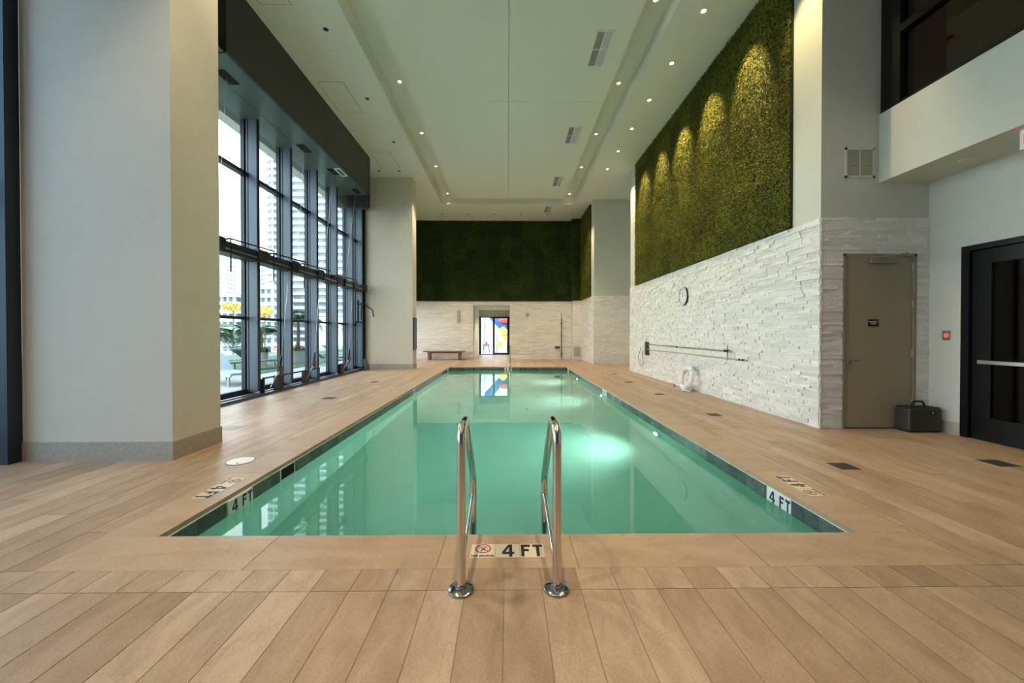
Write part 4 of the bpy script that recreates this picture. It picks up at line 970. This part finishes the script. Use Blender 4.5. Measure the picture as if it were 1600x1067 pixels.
# ------------------------------------------------------------------ terrace outside the window wall
struct('floor_terrace', B(-11.0, -5.83, -6, 24, -0.25, -0.04), M['pave'])
o = B(-15.2, -11.0, -6, 60, -0.30, -0.05).build('lawn', M['grass']); tag(o, 'strip of green artificial lawn on the terrace outside the windows', 'lawn', kind='stuff')
o = B(-11.0, -8.6, 13.2, 24, -0.038, -0.02).build('lawn', M['grass']); tag(o, 'green lawn bed nearer to the windows, between paving and planters', 'lawn', kind='stuff')
o = B(-11.0, -5.9, 24, 60, -0.30, -0.05).build('terrace_paving', M['pave']); o['kind'] = 'structure'
rl = thing('terrace_railing', 'pale post and rail fence along the edge of the terrace outside', 'railing', (-14.8, 30, 0))
for y in range(8, 60, 3): B(-14.84, -14.76, y, y + 0.10, -0.05, 1.15).build('post', M['tower'], rl)
B(-14.85, -14.75, 8, 60, 1.10, 1.16).build('top_rail', M['tower'], rl); B(-14.83, -14.77, 8, 60, 0.55, 0.59).build('mid_rail', M['tower'], rl)
B(-15.1, -14.7, 8, 60, -0.05, 0.22).build('kerb', M['pot'], rl)
def frond(mb, base, az, L, droop, lift=0.6, n=9, w=0.20):
    d = Vector((math.cos(az), math.sin(az), 0)); s = Vector((-math.sin(az), math.cos(az), 0)); P = []
    for i in range(n + 1):
        q = i / n; P.append(base + d*(L*q) + Vector((0, 0, lift*L*q - droop*L*q*q)))
    mb.tube(P, [0.012*(1 - 0.8*i/n) + 0.002 for i in range(n+1)], 4)
    for i in range(1, n*3):
        q = i / (n*3); k = int(q*n); p = P[k].lerp(P[min(k+1, n)], q*n - k)
        wl_ = w*math.sin(PI*min(1, q*0.9 + 0.1))*L + 0.03
        for sg_ in (-1, 1):
            e = p + s*sg_*wl_*1.6 + d*wl_*1.2 + Vector((0, 0, -0.35*wl_))
            m_ = (p + e)/2 + Vector((0, 0, 0.02)); o_ = d*0.030
            mb.add([p, m_ - o_, e, m_ + o_], [(0, 1, 2, 3)])
def palm_planter(x, y, h, L, pot_r, seed, label, bush=True, nf=24):
    R = random.Random(seed); t_ = thing('potted_palm', label, 'potted palm', (x, y, -0.02), 'palms in planters on the terrace')
    MB().lathe([(pot_r*0.75, -0.02), (pot_r, 0.50), (pot_r, 0.56), (pot_r*0.9, 0.56), (pot_r*0.9, 0.50)], (x, y, 0), 'Z', 20).build('planter', M['pot'], t_, smooth=True)
    MB().tube([(x, y, 0.48), (x + 0.03, y, h*0.7), (x, y, h)], [0.09, 0.07, 0.06], 8).build('trunk', M['trunk'], t_, smooth=True)
    f = MB()
    for i in range(nf): frond(f, Vector((x, y, h)), i*2.4 + R.uniform(-.2, .2), L*R.uniform(.85, 1.25), R.uniform(0.7, 1.5), R.uniform(0.5, 1.2))
    f.build('frond', M['leaf'], t_)
    if bush:
        b = MB()
        for i in range(420):
            a = R.uniform(0, 2*PI); rr = pot_r*1.25*math.sqrt(R.random()); c = Vector((x + rr*math.cos(a), y + rr*math.sin(a), 0.55 + 0.30*R.random()*(1.2 - rr/pot_r*0.6)))
            u = Vector((R.gauss(0,1), R.gauss(0,1), R.gauss(0,.6))).normalized()*0.045; v2 = u.cross(Vector((R.gauss(0,1), R.gauss(0,1), R.gauss(0,1)))).normalized()*0.025
            b.add([c-u, c-v2, c+u, c+v2], [(0,1,2,3)])
        b.build('underplanting', M['leaf2'], t_)
palm_planter(-10.7, 16.9, 1.45, 0.95, 0.30, 1, 'spreading potted palm on the terrace, seen through the first two window bays')
palm_planter(-9.9, 18.4, 2.05, 0.85, 0.36, 2, 'taller potted palm with visible trunk on the terrace, seen through the third window bay')
palm_planter(-10.3, 13.2, 1.35, 0.95, 0.30, 3, 'potted palm on the terrace partly hidden behind the near column')
palm_planter(-9.0, 23.5, 1.9, 0.9, 0.34, 4, 'farthest potted palm on the terrace, behind the fourth window bay')
def lounger(x, y, rot, m_, label):
    t_ = thing('sun_lounger', label, 'sun lounger', (0, 0, 0), 'sun loungers on the terrace')
    MB().box(-0.95, 0.35, -0.33, 0.33, 0.30, 0.35).build('seat', M[m_], t_, bevel=0.01)
    MB().obox((0.62, 0, 0.56), (0.30, 0, 0.24), (0, 0.33, 0), (-0.02, 0, 0.025)).build('backrest', M[m_], t_, bevel=0.008)
    f = MB().box(-0.97, 0.97, -0.36, -0.32, 0.26, 0.31).box(-0.97, 0.97, 0.32, 0.36, 0.26, 0.31); f.build('frame', M['pot'], t_)
    for a in (-0.85, 0.80):
        for b in (-0.34, 0.34): MB().box(a-0.03, a+0.03, b-0.02, b+0.02, 0, 0.27).build('leg', M['pot'], t_)
    t_.location = (x, y, -0.04 if x > -8.5 else -0.02); t_.rotation_euler = (0, 0, rot); return t_
lounger(-7.95, 11.05, math.radians(150), 'canvas', 'pale grey sun lounger on the paving just outside the first window bay')
lounger(-9.6, 15.2, math.radians(250), 'canvasd', 'dark sun lounger on the lawn behind the second window bay')
lounger(-8.6, 20.3, math.radians(225), 'canvas', 'pale sun lounger on the terrace behind the dark reclined one')
lounger(-8.0, 17.6, math.radians(215), 'canvasd', 'dark reclined sun lounger seen through the fourth window bay')
lounger(-7.4, 22.0, math.radians(215), 'canvas', 'pale sun lounger seen through the fifth window bay')

# ------------------------------------------------------------------ city beyond
G = -16
struct('city_ground', B(-420, -15.3, -80, 420, G - 1, G), M['street'])
def tower(x0, x1, y0, y1, top, label, name='apartment_tower', fh=3.1, body='towerglass', slab='tower2', over=1.4, fins=6, balc=False):
    t_ = thing(name, label, 'building', ((x0+x1)/2, (y0+y1)/2, G))
    B(x0, x1, y0, y1, G, top).build('facade', M[body], t_)
    s = MB(); z = G + fh
    while z < top:
        s.box(x0 - over, x1 + over, y0 - over, y1 + over, z, z + fh*0.42); z += fh
    s.build('floor_slab', M[slab], t_)
    if fins:
        f = MB()
        for i in range(fins + 1):
            x = x0 + (x1-x0)*i/fins; f.box(x - 0.25, x + 0.25, y0 - over*0.8, y0, G, top)
        for i in range(1, 4):
            y = y0 + (y1-y0)*i/4; f.box(x1, x1 + over*0.8, y - 0.2, y + 0.2, G, top)
        f.build('party_wall', M[slab], t_)
    if balc:
        c = MB(); z = G + fh
        while z < top:
            c.lathe([(4.5, z), (4.5, z + fh*0.42)], (x0 - 0.5, y0 + 4, 0), 'Z', 16); z += fh
        c.build('round_balcony', M[slab], t_)
    return t_
tower(-103, -70, 172, 196, 175, 'huge pale balcony tower filling most of the window bays', fins=4, balc=True)
tower(-66, -48, 176, 200, 150, 'second tall pale tower right beside the huge balcony tower', fins=2)
tower(-205, -197, 272, 285, 64, 'slim pale tower low in the first window bay', fins=2, body='tower2')
tower(-196, -185, 300, 312, 50, 'pale block behind the slim tower in the first window bay', fins=3, body='tower2')
tower(-112, -103, 148, 160, 15, 'low teal glass office block in the first window bay', 'office_building', fins=4, slab='tower')
tower(-132, -119, 158, 170, 12, 'low white block at the left of the teal office block', 'office_building', fins=4, body='tower2')
tower(-99, -90, 150, 160, 19, 'grey glass mid-rise in the second window bay', 'office_building', fins=4, slab='tower')
tower(-58, -40, 100, 112, -1.0, 'low podium building with pink roof line beyond the terrace', 'podium_building', fins=4, body='tower2', slab='roof')
tower(-30, -18, 62, 70, 3.5, 'white low building seen through the far window bays', 'podium_building', fins=3, body='tower2')
def flower_tree(x, y, top, r, label):
    R = random.Random(int(x*7)); t_ = thing('yellow_tree', label, 'tree', (x, y, G), 'yellow flowering trees')
    MB().tube([(x, y, G), (x + 0.2, y, top - r)], [0.2, 0.1], 8).build('trunk', M['trunk'], t_)
    b = MB()
    for i in range(1500):
        v_ = Vector((R.gauss(0,1), R.gauss(0,1), R.gauss(0,1))).normalized()*R.random()**0.4; c = Vector((x + v_.x*r*1.5, y + v_.y*r*1.5, top - r + v_.z*r*0.8))
        u = Vector((R.gauss(0,1), R.gauss(0,1), R.gauss(0,1))).normalized()*0.22; v2 = u.cross(Vector((R.gauss(0,1), R.gauss(0,1), R.gauss(0,1)))).normalized()*0.16
        b.add([c-u, c-v2, c+u, c+v2], [(0,1,2,3)])
    b.build('crown', M['yleaf'], t_)
flower_tree(-42.3, 60, 6.3, 0.85, 'yellow tree crown in the first window bay')
flower_tree(-37.5, 60, 5.6, 0.85, 'yellow tree crown in the second window bay')
